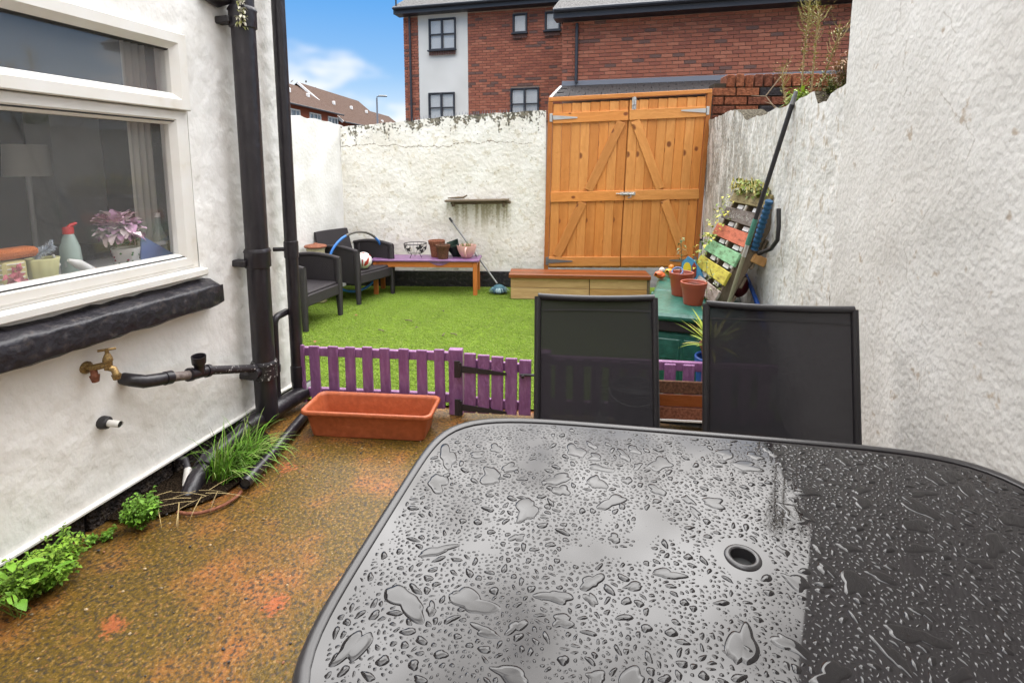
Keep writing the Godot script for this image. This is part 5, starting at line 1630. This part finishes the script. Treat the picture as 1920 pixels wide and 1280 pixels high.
	for k in 44:
		var l := G.new()
		l.col = [Color(.28, .36, .04), Color(.38, .44, .07), Color(.18, .26, .03), Color(.42, .39, .08)][k % 4]
		var an := TAU * k / 44.0 + rng.randf_range(-.1, .1)
		l.blade(Vector3.ZERO, Vector3(cos(an), rng.randf_range(.1, 1.9), sin(an)), rng.randf_range(.15, .28), .024, rng.randf_range(.3, 1.0), 6)
		part("leaf", l, M.leafy, sp)
	# trailing plant up the pallet foot
	var vp := thing("leafy_shoots", "pale green leafy shoots rising in front of the pallet planter", "plant", Vector3(.42, .42, -3.62))
	for k in 7:
		var x := rng.randf_range(-.03, .05)
		var hgt := rng.randf_range(.16, .36)
		var q := [Vector3(x, 0, 0), Vector3(x + rng.randf_range(-.02, .03), hgt * .5, rng.randf_range(-.03, .03)), Vector3(x + rng.randf_range(-.06, .06), hgt, rng.randf_range(-.04, .04))]
		part("stem", tube_mesh(q, .0022, 5), mat(lin(.14, .15, .05), .7), vp)
		for j in 9:
			var l := G.new()
			l.col = [Color(.14, .17, .04), Color(.34, .36, .16), Color(.22, .26, .05)][rng.randi() % 3]
			l.leaf(Vector3.ZERO, Vector3(rng.randfn(), rng.randf_range(-.2, .7), rng.randfn()), Vector3.UP, rng.randf_range(.025, .05), .014, .3)
			part("leaf", l, M.leafy, vp, q[1].lerp(q[2], j / 8.0) if j > 3 else q[0].lerp(q[1], .3 + j / 5.0))

func duck(label: String, at: Vector3, body: Color, head: Color, yaw: float) -> void:
	var o := thing("toy_duck", label, "toy", at, yaw, "toy ducks on the green box")
	var g := G.new()
	g.rows(duck_rows(), true)
	part("body", g, mat(body, .4), o)
	g = G.new(); g.ball(Vector3(.018, .075, 0), Vector3.ONE * .024, 9)
	var hd := part("head", g, mat(head, .4), o)
	g = G.new(); g.ball(Vector3(.044, .071, 0), Vector3(.013, .005, .011), 6)
	part("beak", g, mat(lin(.5, .05, .01), .4), hd)
	for s in [-1.0, 1.0]:
		g = G.new(); g.ball(Vector3(.033, .082, s * .013), Vector3.ONE * .004, 5)
		part("eye", g, M.gasket, hd)
		g = G.new(); g.ball(Vector3(-.01, .035, s * .036), Vector3(.026, .014, .008), 7)
		part("wing", g, mat(body, .4), o)

func duck_rows() -> Array:
	var r := []
	for k in 11:
		var f := k / 10.0
		var x := lerpf(-.058, .048, f)
		var w := .039 * sqrt(maxf(0.0, sin(PI * clampf(f * .96 + .03, 0, 1))))
		var y := .034 + .018 * (1 - f) * (1 - f)
		var ring := []
		for j in 14:
			var a := TAU * j / 14
			ring.append(Vector3(x, y + sin(a) * w * .8, cos(a) * w))
		r.append(ring)
	return r

func pallet() -> void:
	# leaning on the right wall; local x runs along the wall away from the camera, y up the lean, z out to the left
	var o := thing("pallet_planter", "old pallet planter with grey, red, green and yellow painted boards", "planter", Vector3.ZERO)
	var near := Vector3(.727, 1.235, -3.54); var foot := Vector3(.400, .503, -3.54)
	var yv := (near - foot).normalized()
	var L := (near - foot).length()
	foot += Vector3(-.11, .0, -.69)
	var xv := Vector3(.11, .0, .69).normalized()
	var zv := xv.cross(yv).normalized()
	o.transform = Transform3D(Basis(xv, yv, zv), foot)
	for x in [.03, .345, .66]: bone("stringer", Vector3(x, 0, -.06), Vector3(x, L - .02, -.06), .03, .085, M.old_wood, o)
	var cols := [lin(.40, .34, .31), lin(.50, .44, .06), lin(.22, .45, .25), lin(.52, .14, .075), lin(.15, .125, .115), lin(.27, .22, .10)]
	for k in 6:
		var y := .075 + k * .135
		var m := mat(cols[k], .75, .4)
		grain(m, noise_tex(.04, [[0.0, Color(.55, .5, .45)], [.35, Color(.85, .83, .8)], [1.0, Color(1, 1, 1)]], 4, 256, FastNoiseLite.TYPE_SIMPLEX_SMOOTH, 100 + k), M.wood_bump, Vector3(3, .8, 3), false, .4)
		bone("board", Vector3(-.01, y, -.008), Vector3(.70, y, -.008), .092, .018, m, o)
		bone("back_board", Vector3(.0, y + .02, -.112), Vector3(.69, y + .02, -.112), .075, .014, M.old_wood, o)
		if k > 0:
			for x in [.19, .5]: part("liner", bx(Vector3(.11, .03, .006), .001), M.white, o, Vector3(x, y - .066, -.03))
	# faded chalk strokes on the grey board
	rng.seed = 9
	var ck := G.new()
	for k in 26:
		var q := Vector3(.10 + k * .02, .613 + rng.randf_range(-.02, .02), .002)
		var d := Vector3(rng.randf_range(-.008, .008), rng.randf_range(.012, .03), 0)
		if k % 3 == 2: d = Vector3(rng.randf_range(.012, .025), rng.randf_range(-.008, .008), 0)
		ck.box(q, Vector3(maxf(absf(d.x), .004), maxf(absf(d.y), .004), .001))
	part("chalk_marks", ck, mat(lin(.34, .32, .28), .9), o)
	part("top_block", bx(Vector3(.045, .09, .13), .006), M.old_wood, o, Vector3(.68, L - .05, -.13))
	part("top_block", bx(Vector3(.05, .06, .09), .006), M.crate[2], o, Vector3(.67, L - .40, -.13))
	var t := thing("pansy_plants", "yellow flowering plants growing from the top of the pallet", "plant", o.transform * Vector3(.36, .80, -.02))
	rng.seed = 65
	for k in 120:
		var g := G.new()
		var q := xv * rng.randf_range(-.34, .30) + Vector3(rng.randf_range(-.06, .04), rng.randf_range(-.03, .07), 0)
		g.col = [Color(.16, .22, .02), Color(.24, .30, .04), Color(.11, .16, .02)][k % 3]
		g.leaf(Vector3.ZERO, Vector3(rng.randfn() - .3, rng.randf_range(-.4, .9), rng.randfn()), Vector3.UP, rng.randf_range(.04, .075), .034, .4)
		part("leaf", g, M.leafy, t, q)
	for k in 36:
		var q := xv * rng.randf_range(-.34, .28) + Vector3(rng.randf_range(-.08, .0), rng.randf_range(.0, .09), 0)
		var g := G.new()
		for j in 6:
			g.col = Color(.62, .52, .16) if j % 2 else Color(.66, .60, .30)
			g.leaf(Vector3.ZERO, Vector3(-.5, cos(TAU * j / 6), sin(TAU * j / 6)), Vector3.LEFT, .036, .028, .3)
		part("flower", g, M.leafy, t, q)
	var t2 := thing("trailing_plant", "yellow-green trailing plants down the left edge of the pallet", "plant", o.transform * Vector3(.02, .45, .02))
	for k in 110:
		var g := G.new()
		g.col = [Color(.16, .22, .02), Color(.48, .44, .06), Color(.28, .32, .04)][k % 3]
		g.leaf(Vector3.ZERO, Vector3(rng.randfn() - .3, rng.randf_range(-.8, .5), rng.randfn()), Vector3.UP, rng.randf_range(.025, .055), .025, .4)
		part("leaf", g, M.leafy, t2, yv * rng.randf_range(-.40, .28) + xv * rng.randf_range(-.04, .22) + zv * rng.randf_range(.0, .05))

func front_bits() -> void:
	# between and behind the patio chairs
	var o := thing("weathered_trough", "weathered peeling wooden trough hung on the fence between the chairs", "planter", Vector3(.19, 0, fence_z(.19) + .035), FENCE_YAW)
	for k in 3:
		bone("board", Vector3(-.13, .105 + k * .072, .055), Vector3(.15, .105 + k * .072, .055), .068, .014, [M.clay, M.redwood[0], M.clay_dark][k], o)
	part("base_strip", bx(Vector3(.27, .014, .13), .003), M.white, o, Vector3(.005, .066, .0))
	for s in [-1.0, 1.0]: part("end_board", bx(Vector3(.014, .21, .11), .003), M.old_wood, o, Vector3(.01 + s * .148, .175, -.003))
	var b := thing("black_bucket", "black bucket with a wire handle seen through the left patio chair", "bucket", Vector3(-.045, .002, -2.66))
	part("body", pot_mesh(.08, .115, .30, .006), M.dark_plastic, b)
	var p := []
	for k in 13: p.append(Vector3(cos(PI * k / 12) * .12, .29 - sin(PI * k / 12) * .05, .05 + sin(PI * k / 12) * .075))
	part("handle", tube_mesh(p, .002, 6), M.steel, b)
	pot("clay_pot", "small pale clay pot standing on the turf behind the fence", "plant pot", Vector3(-.07, .014, -3.35), .05, .062, .12, .005, M.clay)
	var s := thing("spray_bottle", "clear spray bottle standing beside the black bucket", "bottle", Vector3(-.20, .0, -2.60))
	var g := G.new()
	g.lathe([Vector2(.001, 0), Vector2(.034, 0), Vector2(.036, .01), Vector2(.036, .12), Vector2(.014, .17), Vector2(.013, .19), Vector2(.001, .19)], 16)
	part("bottle", g, mat(lin(.30, .31, .32), .2), s)
	part("nozzle", bx(Vector3(.022, .035, .06), .006), M.dark_plastic, s, Vector3(0, .21, .012))

# ---------------------------------------------------------------- plants at the wall foot and on the wall
func sprig_bush(called: String, label: String, at: Vector3, r: Vector3, n: int, l: float, w: float, cols: Array, sd: int) -> void:
	# straggly stems leaning out from one root, leaflets along each
	var o := thing(called, label, "plant", at)
	rng.seed = sd
	var st := G.new(); var g := G.new()
	var stems := maxi(8, n / 9)
	for k in stems:
		var a := rng.randf() * TAU; var f := sqrt(rng.randf())
		var tip := Vector3(cos(a) * r.x * f, r.y * rng.randf_range(.45, 1.15) * (1.0 - .4 * f), sin(a) * r.z * f) * rng.randf_range(.8, 1.2)
		var root := Vector3(tip.x * .25 + rng.randfn() * .008, 0, tip.z * .25 + rng.randfn() * .008)
		var mid := root.lerp(tip, .5) + Vector3(tip.x * .1, r.y * .12, tip.z * .1)
		st.col = Color(.11, .13, .035)
		st.tube([root, mid, tip], [.0016, .0013, .0008], 4, false)
		for j in 11:
			var t := rng.randf_range(.2, 1.0)
			var q := root.lerp(mid, t * 2.0) if t < .5 else mid.lerp(tip, t * 2.0 - 1.0)
			g.col = cols[rng.randi() % cols.size()] * rng.randf_range(.65, 1.25)
			var ll := l * rng.randf_range(.6, 1.5)
			for m in 3:
				g.leaf(q + Vector3(rng.randfn(), rng.randfn(), rng.randfn()) * l * .38, Vector3(rng.randfn(), rng.randf_range(-.3, .8), rng.randfn()), Vector3.UP, ll, w * ll / l, .35)
	part("stems", st, M.tint, o)
	var lf := part("leaves", g, M.leafy, o)
	lf.set_meta("kind", "stuff")

func plants() -> void:
	var green := [Color(.11, .24, .02), Color(.15, .30, .03), Color(.08, .17, .015)]
	sprig_bush("weed_clump", "round clump of feathery green weed at the house foot", Vector3(-1.90, 0, -1.52), Vector3(.065, .125, .075), 420, .016, .010, green, 301)
	sprig_bush("weed_clump", "tiny low weed between the feathery clump and the leafy bush", Vector3(-1.97, 0, -1.40), Vector3(.035, .035, .05), 60, .012, .008, green, 302)
	sprig_bush("weed_bush", "yellow-green small-leaved weed bush at the near end of the wall", Vector3(-1.92, 0, -1.17), Vector3(.11, .16, .14), 800, .017, .010, [Color(.17, .31, .025), Color(.22, .35, .04), Color(.12, .24, .02)], 303)
	# broad leaved weed
	var b := thing("broadleaf_weed", "broad-leaved bright green weed at the lower left corner", "plant", Vector3(-1.88, 0, -1.08))
	rng.seed = 61
	for k in 15:
		var g := G.new()
		g.col = [Color(.12, .27, .02), Color(.18, .36, .035), Color(.10, .21, .015)][k % 3]
		var a := rng.randf() * TAU
		g.broad(Vector3.ZERO, Vector3(cos(a) + .2, rng.randf_range(-.1, .9), sin(a)), Vector3.UP, rng.randf_range(.04, .10), rng.randf_range(.022, .042), rng.randf_range(.3, 1.0))
		part("leaf", g, M.leafy, b, Vector3(cos(a) * rng.randf_range(.0, .09), rng.randf_range(.05, .15), sin(a) * rng.randf_range(.0, .11)))
	var st := G.new()
	for k in 9:
		st.col = Color(.12, .18, .03)
		st.tube([Vector3(rng.randf_range(-.03, .03), 0, rng.randf_range(-.03, .03)), Vector3(rng.randf_range(-.07, .07), .12, rng.randf_range(-.09, .09))], .002, 4, false)
	part("stems", st, M.tint, b)
	# grass tuft by the drain
	var t := thing("grass_tuft", "lush tuft of long grass growing over the drain pipes", "grass", Vector3(-1.83, 0, -1.93))
	rng.seed = 62
	var g := G.new()
	for k in 330:
		var z := rng.randf_range(-.13, .13); var x := rng.randf_range(-.05, .05)
		g.col = [Color(.11, .25, .02), Color(.17, .33, .04), Color(.07, .16, .015), Color(.24, .32, .09)][rng.randi() % 4] * rng.randf_range(.8, 1.15)
		g.blade(Vector3(x, 0, z), Vector3(rng.randf_range(-.25, 1.0), rng.randf_range(.7, 1.6), rng.randf_range(-.6, .45)), rng.randf_range(.10, .27), .0062, rng.randf_range(.9, 2.6), 7)
	part("blades", g, M.leafy, t)
	# dead stems and soil in the gully, with a clay rim
	var s := G.new()
	var n := noise(14.0, 2, FastNoiseLite.TYPE_SIMPLEX_SMOOTH, 7)
	var rr := []
	for j in 13:
		var row := []
		for i in 9:
			var z := -2.30 + .80 * j / 12.0; var x := -2.075 + .35 * i / 8.0 * pow(sin(PI * (j + .5) / 13.0), .6)
			row.append(Vector3(x, .012 + n.get_noise_2d(x, z) * .012 - .012 * pow(i / 8.0, 6), z))
		rr.append(row)
	rr.reverse(); s.rows(rr)
	struct("soil", s, M.soil)
	var rim := thing("gully_rim", "broken terracotta rim of the drain gully in the concrete", "drain", Vector3.ZERO)
	var p := []
	for k in 15:
		var a := lerpf(-.35, 1.75, k / 14.0)
		p.append(Vector3(-1.80 + cos(a) * .135, .004, -1.74 + sin(a) * .135))
	part("rim", tube_mesh(p, .007, 8), M.clay, rim)
	var dd := thing("dead_stalks", "pale dead grass stalks lying in the drain gully", "plant", Vector3(-1.83, .02, -1.66))
	for k in 16:
		var q := G.new()
		q.col = Color(.32, .24, .11) * rng.randf_range(.6, 1.2)
		q.blade(Vector3(rng.randf_range(-.1, .12), rng.randf_range(0, .02), rng.randf_range(-.08, .08)), Vector3(rng.randfn(), .15, rng.randfn()), rng.randf_range(.1, .2), .004, .4, 4)
		part("stalk", q, M.tint, dd)
	# weeds on top of the right wall
	tall_weed("tall yellowing fleabane weed on the wall top, thickest stem", Vector3(.812, 1.75, -3.40), [Vector3(0, 0, 0), Vector3(.0, .27, 0), Vector3(.008, .44, 0), Vector3(.014, .62, 0)], 120, 401)
	tall_weed("slender fleabane weed on the wall top, just right of the tallest", Vector3(.82, 1.74, -3.24), [Vector3(0, 0, 0), Vector3(.004, .2, 0), Vector3(.008, .38, 0), Vector3(.015, .48, 0)], 70, 402)
	tall_weed("leaning fleabane weed on the wall top nearest the house", Vector3(.82, 1.74, -3.18), [Vector3(0, 0, 0), Vector3(.02, .12, .08), Vector3(.03, .23, .17), Vector3(.035, .31, .24)], 45, 403)
	tall_weed("short dry weed on the wall top above the brick wall", Vector3(.80, 1.74, -3.62), [Vector3(0, 0, 0), Vector3(-.03, .12, -.03), Vector3(-.04, .26, -.05)], 40, 404)
	sprig_bush("wall_weed", "bright green grass clump on the broken wall top", Vector3(.80, 1.735, -3.38), Vector3(.045, .07, .14), 70, .05, .008, [Color(.22, .34, .03), Color(.28, .38, .05)], 305)
	sprig_bush("wall_weed", "dark green ragged weed in the wall-top notch", Vector3(.83, 1.70, -2.95), Vector3(.045, .14, .07), 150, .026, .008, [Color(.10, .12, .02), Color(.17, .20, .03)], 306)
	sprig_bush("dry_shrub", "dry pinkish-brown seed heads beside the tall house corner", Vector3(.84, 1.74, -2.76), Vector3(.05, .18, .08), 190, .028, .006, [Color(.34, .20, .12), Color(.42, .28, .17), Color(.26, .15, .08)], 307)
	var tw := thing("bare_twig", "bare pale twigs hanging over the brick wall", "twig", Vector3(.77, 1.75, -3.72))
	for q in [[Vector3(0, -.02, 0), Vector3(-.08, .09, -.02), Vector3(-.16, .1, -.05)], [Vector3(-.08, .09, -.02), Vector3(-.02, .18, 0), Vector3(.0, .21, 0)], [Vector3(.03, -.02, 0), Vector3(-.05, .04, 0), Vector3(-.09, .05, .02)]]:
		part("twig", tube_mesh(q, [.004, .003, .0015], 5), mat(lin(.3, .22, .15), .8), tw)
	# fallen leaves and bits on the turf
	rng.seed = 88
	var spots := [Vector2(-2.52, -3.55), Vector2(-2.62, -4.28), Vector2(-2.05, -4.25), Vector2(-1.60, -3.95), Vector2(-1.52, -3.98), Vector2(-1.47, -3.42), Vector2(-2.15, -3.93), Vector2(-1.9, -4.05), Vector2(-1.85, -4.6)]
	var words := ["brown leaf nearest the fence below the near wicker chair", "rusty leaf beside the near wicker chair leg", "dark chip of bark on the turf, farthest left of the scatter", "dark twig lying on the turf mid-lawn, left of a pair", "dark twig lying on the turf mid-lawn, right of a pair", "short dark twig nearest the picket gate", "thin dark twig in front of the football chair", "small dark leaf in the middle of the turf", "dark leaf on the turf in front of the bench"]
	for k in spots.size():
		var lf := thing("fallen_leaf" if k in [0, 1, 7, 8] else "dark_twig", words[k], "leaf" if k in [0, 1, 7, 8] else "twig", Vector3(spots[k].x, .036, spots[k].y), rng.randf() * TAU)
		g = G.new()
		if k in [0, 1, 7, 8]:
			g.col = Color(.22, .09, .04) if k < 2 else Color(.05, .03, .02)
			g.leaf(Vector3.ZERO, Vector3(1, .1, 0), Vector3.UP, .05, .03, .3)
			part("blade", g, M.tint, lf)
		else:
			part("wood", tube_mesh([Vector3(-.035, 0, 0), Vector3(0, .004, .004), Vector3(.035, 0, 0)], .0045, 6), M.old_wood, lf)

func tall_weed(label: String, at: Vector3, path: Array, n: int, sd: int) -> void:
	var o := thing("fleabane_weed", label, "plant", at, 0.0, "weeds on the wall top")
	rng.seed = sd
	part("stem", tube_mesh(path, .0045, 6), mat(lin(.26, .18, .08), .8), o)
	var g := G.new()
	var L: float = path.size() - 1.0
	for k in n * 4:
		var f := pow(rng.randf(), .7) * L
		var i := mini(int(f), path.size() - 2)
		var q: Vector3 = path[i].lerp(path[i + 1], f - i)
		var t := f / L
		g.col = [Color(.30, .30, .06), Color(.38, .34, .08), Color(.22, .24, .05), Color(.40, .30, .14)][rng.randi() % 4] * rng.randf_range(.7, 1.1)
		var sp := .02 + .055 * smoothstep(.55, .85, t) * (1.0 - .5 * smoothstep(.9, 1.0, t))
		var a := rng.randf() * TAU
		q += Vector3(cos(a), rng.randf_range(.2, .9), sin(a)) * sp * rng.randf()
		g.leaf(q, Vector3(cos(a), rng.randf_range(.1, 1.0), sin(a)), Vector3.UP, rng.randf_range(.012, .03), .005, .2)
	part("leaves", g, M.leafy, o)
	var br := G.new()
	for k in n / 4:
		var f := rng.randf_range(.55, .97) * L
		var i := mini(int(f), path.size() - 2)
		var q: Vector3 = path[i].lerp(path[i + 1], f - i)
		var a := rng.randf() * TAU
		br.tube([q, q + Vector3(cos(a) * .035, .03, sin(a) * .035), q + Vector3(cos(a) * .055, .075, sin(a) * .055)], [.0016, .0012, .0008], 4, false)
	part("branches", br, mat(lin(.28, .24, .08), .8), o)

# ---------------------------------------------------------------- things on the kitchen sill
func sill_things() -> void:
	var y := .962
	var bs := thing("sponge_box", "pale yellow basket with pink flower at the left of the window", "basket", Vector3(-2.20, y, -1.36))
	for k in 6: part("hoop", tube_mesh(ring_path(.042, .045, .012 + k * .017), .0022, 5, false), M.white, bs)
	part("tub", bx(Vector3(.07, .105, .075), .008), mat(lin(.62, .55, .25), .5), bs, Vector3(0, .055, 0))
	var fl := G.new(); rng.seed = 19
	for k in 26:
		fl.col = Color(.55, .17, .2) * rng.randf_range(.7, 1.3)
		fl.leaf(Vector3(.045, .06, .01) + Vector3(0, rng.randfn(), rng.randfn()) * .012, Vector3(.5, rng.randfn(), rng.randfn()), Vector3.RIGHT, .03, .02, .4)
	part("pink_flower", fl, M.leafy, bs)
	var sg := thing("orange_sponge", "orange sponge lying on the yellow basket inside the window", "sponge", Vector3(-2.195, y + .132, -1.375))
	part("sponge", bx(Vector3(.075, .036, .13), .012), grain(mat(lin(.60, .15, .02), .9), null, M.rough_bump, Vector3(8, 8, 8), false, 1.0), sg)
	var yp := thing("yellow_pot", "pale yellow fluted pot on the kitchen sill inside the window", "pot", Vector3(-2.19, y, -1.462))
	var g := G.new()
	var rows := []
	for q in [[.036, .0], [.04, .004], [.05, .085], [.053, .097], [.05, .1], [.046, .094], [.036, .03]]:
		var ring := []
		for j in 40:
			var a := -TAU * j / 40
			var r: float = q[0] * (1.0 + .035 * cos(a * 10))
			ring.append(Vector3(cos(a) * r, q[1], sin(a) * r))
		rows.append(ring)
	g.rows(rows, true); g.poly(rows[-1])
	part("body", g, mat(lin(.62, .60, .30), .45), yp)
	var br := thing("dish_brush", "white bristled dish brush standing in the yellow pot", "brush", Vector3(-2.19, y + .105, -1.47))
	var bg := G.new()
	for k in 260:
		var a := rng.randf() * TAU; var z := rng.randf_range(-.035, .035)
		bg.col = Color(.5, .55, .62) * rng.randf_range(.7, 1.2)
		bg.blade(Vector3(0, .02 - z * .5, z), Vector3(cos(a), sin(a), rng.randfn() * .2), .024, .003, .0, 2)
	part("bristles", bg, M.tint, br)
	part("handle", tube_mesh([Vector3(0, .0, -.03), Vector3(0, -.04, -.05), Vector3(0, -.1, .01)], .005, 8), M.white, br)
	var wb := thing("soap_bottle", "washing-up bottle with a red cap inside the window", "bottle", Vector3(-2.24, y, -1.60))
	g = G.new()
	g.lathe([Vector2(.001, 0), Vector2(.036, 0), Vector2(.04, .01), Vector2(.042, .07), Vector2(.038, .12), Vector2(.022, .165), Vector2(.016, .175), Vector2(.001, .175)], 22, Vector3.ZERO, .8)
	part("bottle", g, mat(lin(.38, .48, .44), .2), wb)
	part("label", bx(Vector3(.045, .06, .066), .02), mat(lin(.45, .5, .48), .5), wb, Vector3(.012, .055, 0))
	g = G.new()
	g.lathe([Vector2(.019, .172), Vector2(.019, .198), Vector2(.012, .2), Vector2(.001, .2)], 18)
	var cp := part("cap", g, mat(lin(.55, .015, .015), .35), wb)
	part("spout", tube_mesh([Vector3(0, .195, 0), Vector3(0, .205, -.012), Vector3(0, .212, -.034)], [.008, .008, .006], 8), mat(lin(.55, .015, .015), .35), cp)
	var ob := thing("tipped_bottle", "white and orange bottle lying against the soap bottle", "bottle", Vector3(-2.165, y + .03, -1.585))
	part("body", tube_mesh([Vector3(0, .05, .05), Vector3(0, .03, .015), Vector3(0, -.012, -.035)], [.006, .018, .02], 14), M.white, ob)
	part("base", tube_mesh([Vector3(0, -.011, -.034), Vector3(0, -.02, -.045)], [.0215, .019], 14), mat(lin(.7, .2, .02), .4), ob)
	var fp := thing("flower_pot", "white flowered pot with a big mauve silk flower in the window", "flower pot", Vector3(-2.20, y, -1.80))
	part("pot", pot_mesh(.04, .052, .09, .002), M.white, fp)
	var dots := G.new()
	for k in 26:
		var a := rng.randf() * TAU; var yy := rng.randf_range(.015, .08)
		var c := Vector3(cos(a), 0, sin(a)) * (lerpf(.04, .052, yy / .09) + .003) + Vector3.UP * yy
		dots.col = Color(.35, .04, .08) if k % 2 else Color(.06, .2, .06)
		dots.leaf(c, Vector3(-sin(a), rng.randfn() * .5, cos(a)), Vector3(cos(a), 0, sin(a)), .013, .01, .0)
	part("printed_flowers", dots, M.tint, fp)
	for k in 5:
		var lf := G.new(); lf.col = Color(.06, .19, .10)
		lf.leaf(Vector3.ZERO, Vector3(.5, .2, [-.8, -.4, .2, .7, 1.0][k]), Vector3.UP, .085, .05, .4)
		part("leaf", lf, M.leafy, fp, Vector3(0, .10, 0))
	var pet := G.new()
	for k in 190:
		var a := rng.randf() * TAU; var e := rng.randf_range(-.5, 1.4)
		var d := Vector3(cos(a) * cos(e), sin(e), sin(a) * cos(e))
		pet.col = [Color(.58, .40, .50), Color(.68, .56, .58), Color(.42, .24, .36)][rng.randi() % 3]
		pet.broad(Vector3(.03, .165, .05) + d * rng.randf_range(.015, .075), d + Vector3(rng.randfn(), rng.randfn(), rng.randfn()) * .4, Vector3.UP, rng.randf_range(.03, .05), .036, .6)
	part("blossom", pet, M.leafy, fp)
	var bc := thing("blue_card", "blue folded card in the right corner of the window", "card", Vector3(-2.17, y, -1.93))
	g = G.new(); g.extrude([Vector2(-.10, 0), Vector2(.10, 0), Vector2(.098, .02), Vector2(-.09, .14)], -.003, .003)
	part("card", g, mat(lin(.12, .20, .45), .6), bc, Vector3.ZERO, Vector3(0, PI / 2 + .1, 0))
	var gb := thing("glass_bottle", "clear glass bottle with a white label by the window corner", "bottle", Vector3(-2.26, y, -2.02))
	g = G.new()
	g.lathe([Vector2(.001, 0), Vector2(.03, 0), Vector2(.032, .01), Vector2(.032, .10), Vector2(.012, .165), Vector2(.011, .20), Vector2(.001, .2)], 18)
	var gm := mat(Color(.8, .85, .82, .25), .05); gm.transparency = BaseMaterial3D.TRANSPARENCY_ALPHA
	part("bottle", g, gm, gb)
	part("label", tube_mesh([Vector3(0, .07, 0), Vector3(0, .085, 0)], .0325, 18, false), M.white, gb)
	part("stopper", tube_mesh([Vector3(0, .2, 0), Vector3(0, .22, 0)], .012, 10), M.white, gb)
	var cu := thing("net_curtain", "pale net curtain hanging at the right edge inside the kitchen window", "curtain", Vector3(-2.28, 1.0, -1.985))
	var fold := []
	for k in 9:
		var row := []
		for j in 19: row.append(Vector3(.012 * sin(j * 1.25) * (.6 + .4 * k / 8.0), .95 * k / 8.0, .06 - .12 * j / 18.0))
		fold.append(row)
	g = G.new(); g.rows(fold)
	part("cloth", g, mat(lin(.42, .40, .36), .9), cu)
	var lp := thing("table_lamp", "cream shaded table lamp inside the kitchen, behind the glass", "lamp", Vector3(-3.1, .95, -2.05))
	part("stem", tube_mesh([Vector3(0, 0, 0), Vector3(0, .42, 0)], .012, 8), M.white, lp)
	g = G.new(); g.lathe([Vector2(.10, .40), Vector2(.09, .56)], 20)
	part("lamp_shade", g, mat(lin(.6, .57, .5), .8), lp)
	part("base", tube_mesh([Vector3(0, 0, 0), Vector3(0, .02, 0)], .07, 16), M.white, lp)
	var ct := thing("kitchen_cabinet", "dim kitchen cabinet under the lamp inside the house", "cabinet", Vector3(-3.1, 0, -2.05))
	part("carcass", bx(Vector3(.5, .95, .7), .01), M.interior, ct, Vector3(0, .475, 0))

func ring_path(rx: float, rz: float, y: float) -> Array:
	var p := []
	for k in 21: p.append(Vector3(cos(TAU * k / 20) * rx, y, sin(TAU * k / 20) * rz))
	return p

func _ready() -> void:
	setup()
	materials()
	ground_and_lawn()
	house()
	yard_walls()
	buildings()
	timber_gate()
	picket_fence()
	pipes()
	patio_table()
	patio_chair("black mesh patio chair in front of the wooden chest", Vector3(-.18, 0, -1.945), .2, .43)
	patio_chair("wider black mesh patio chair against the white house flank", Vector3(.445, 0, -1.965), .09, .48)
	trough()
	yard_things()
	plants()
	sill_things()
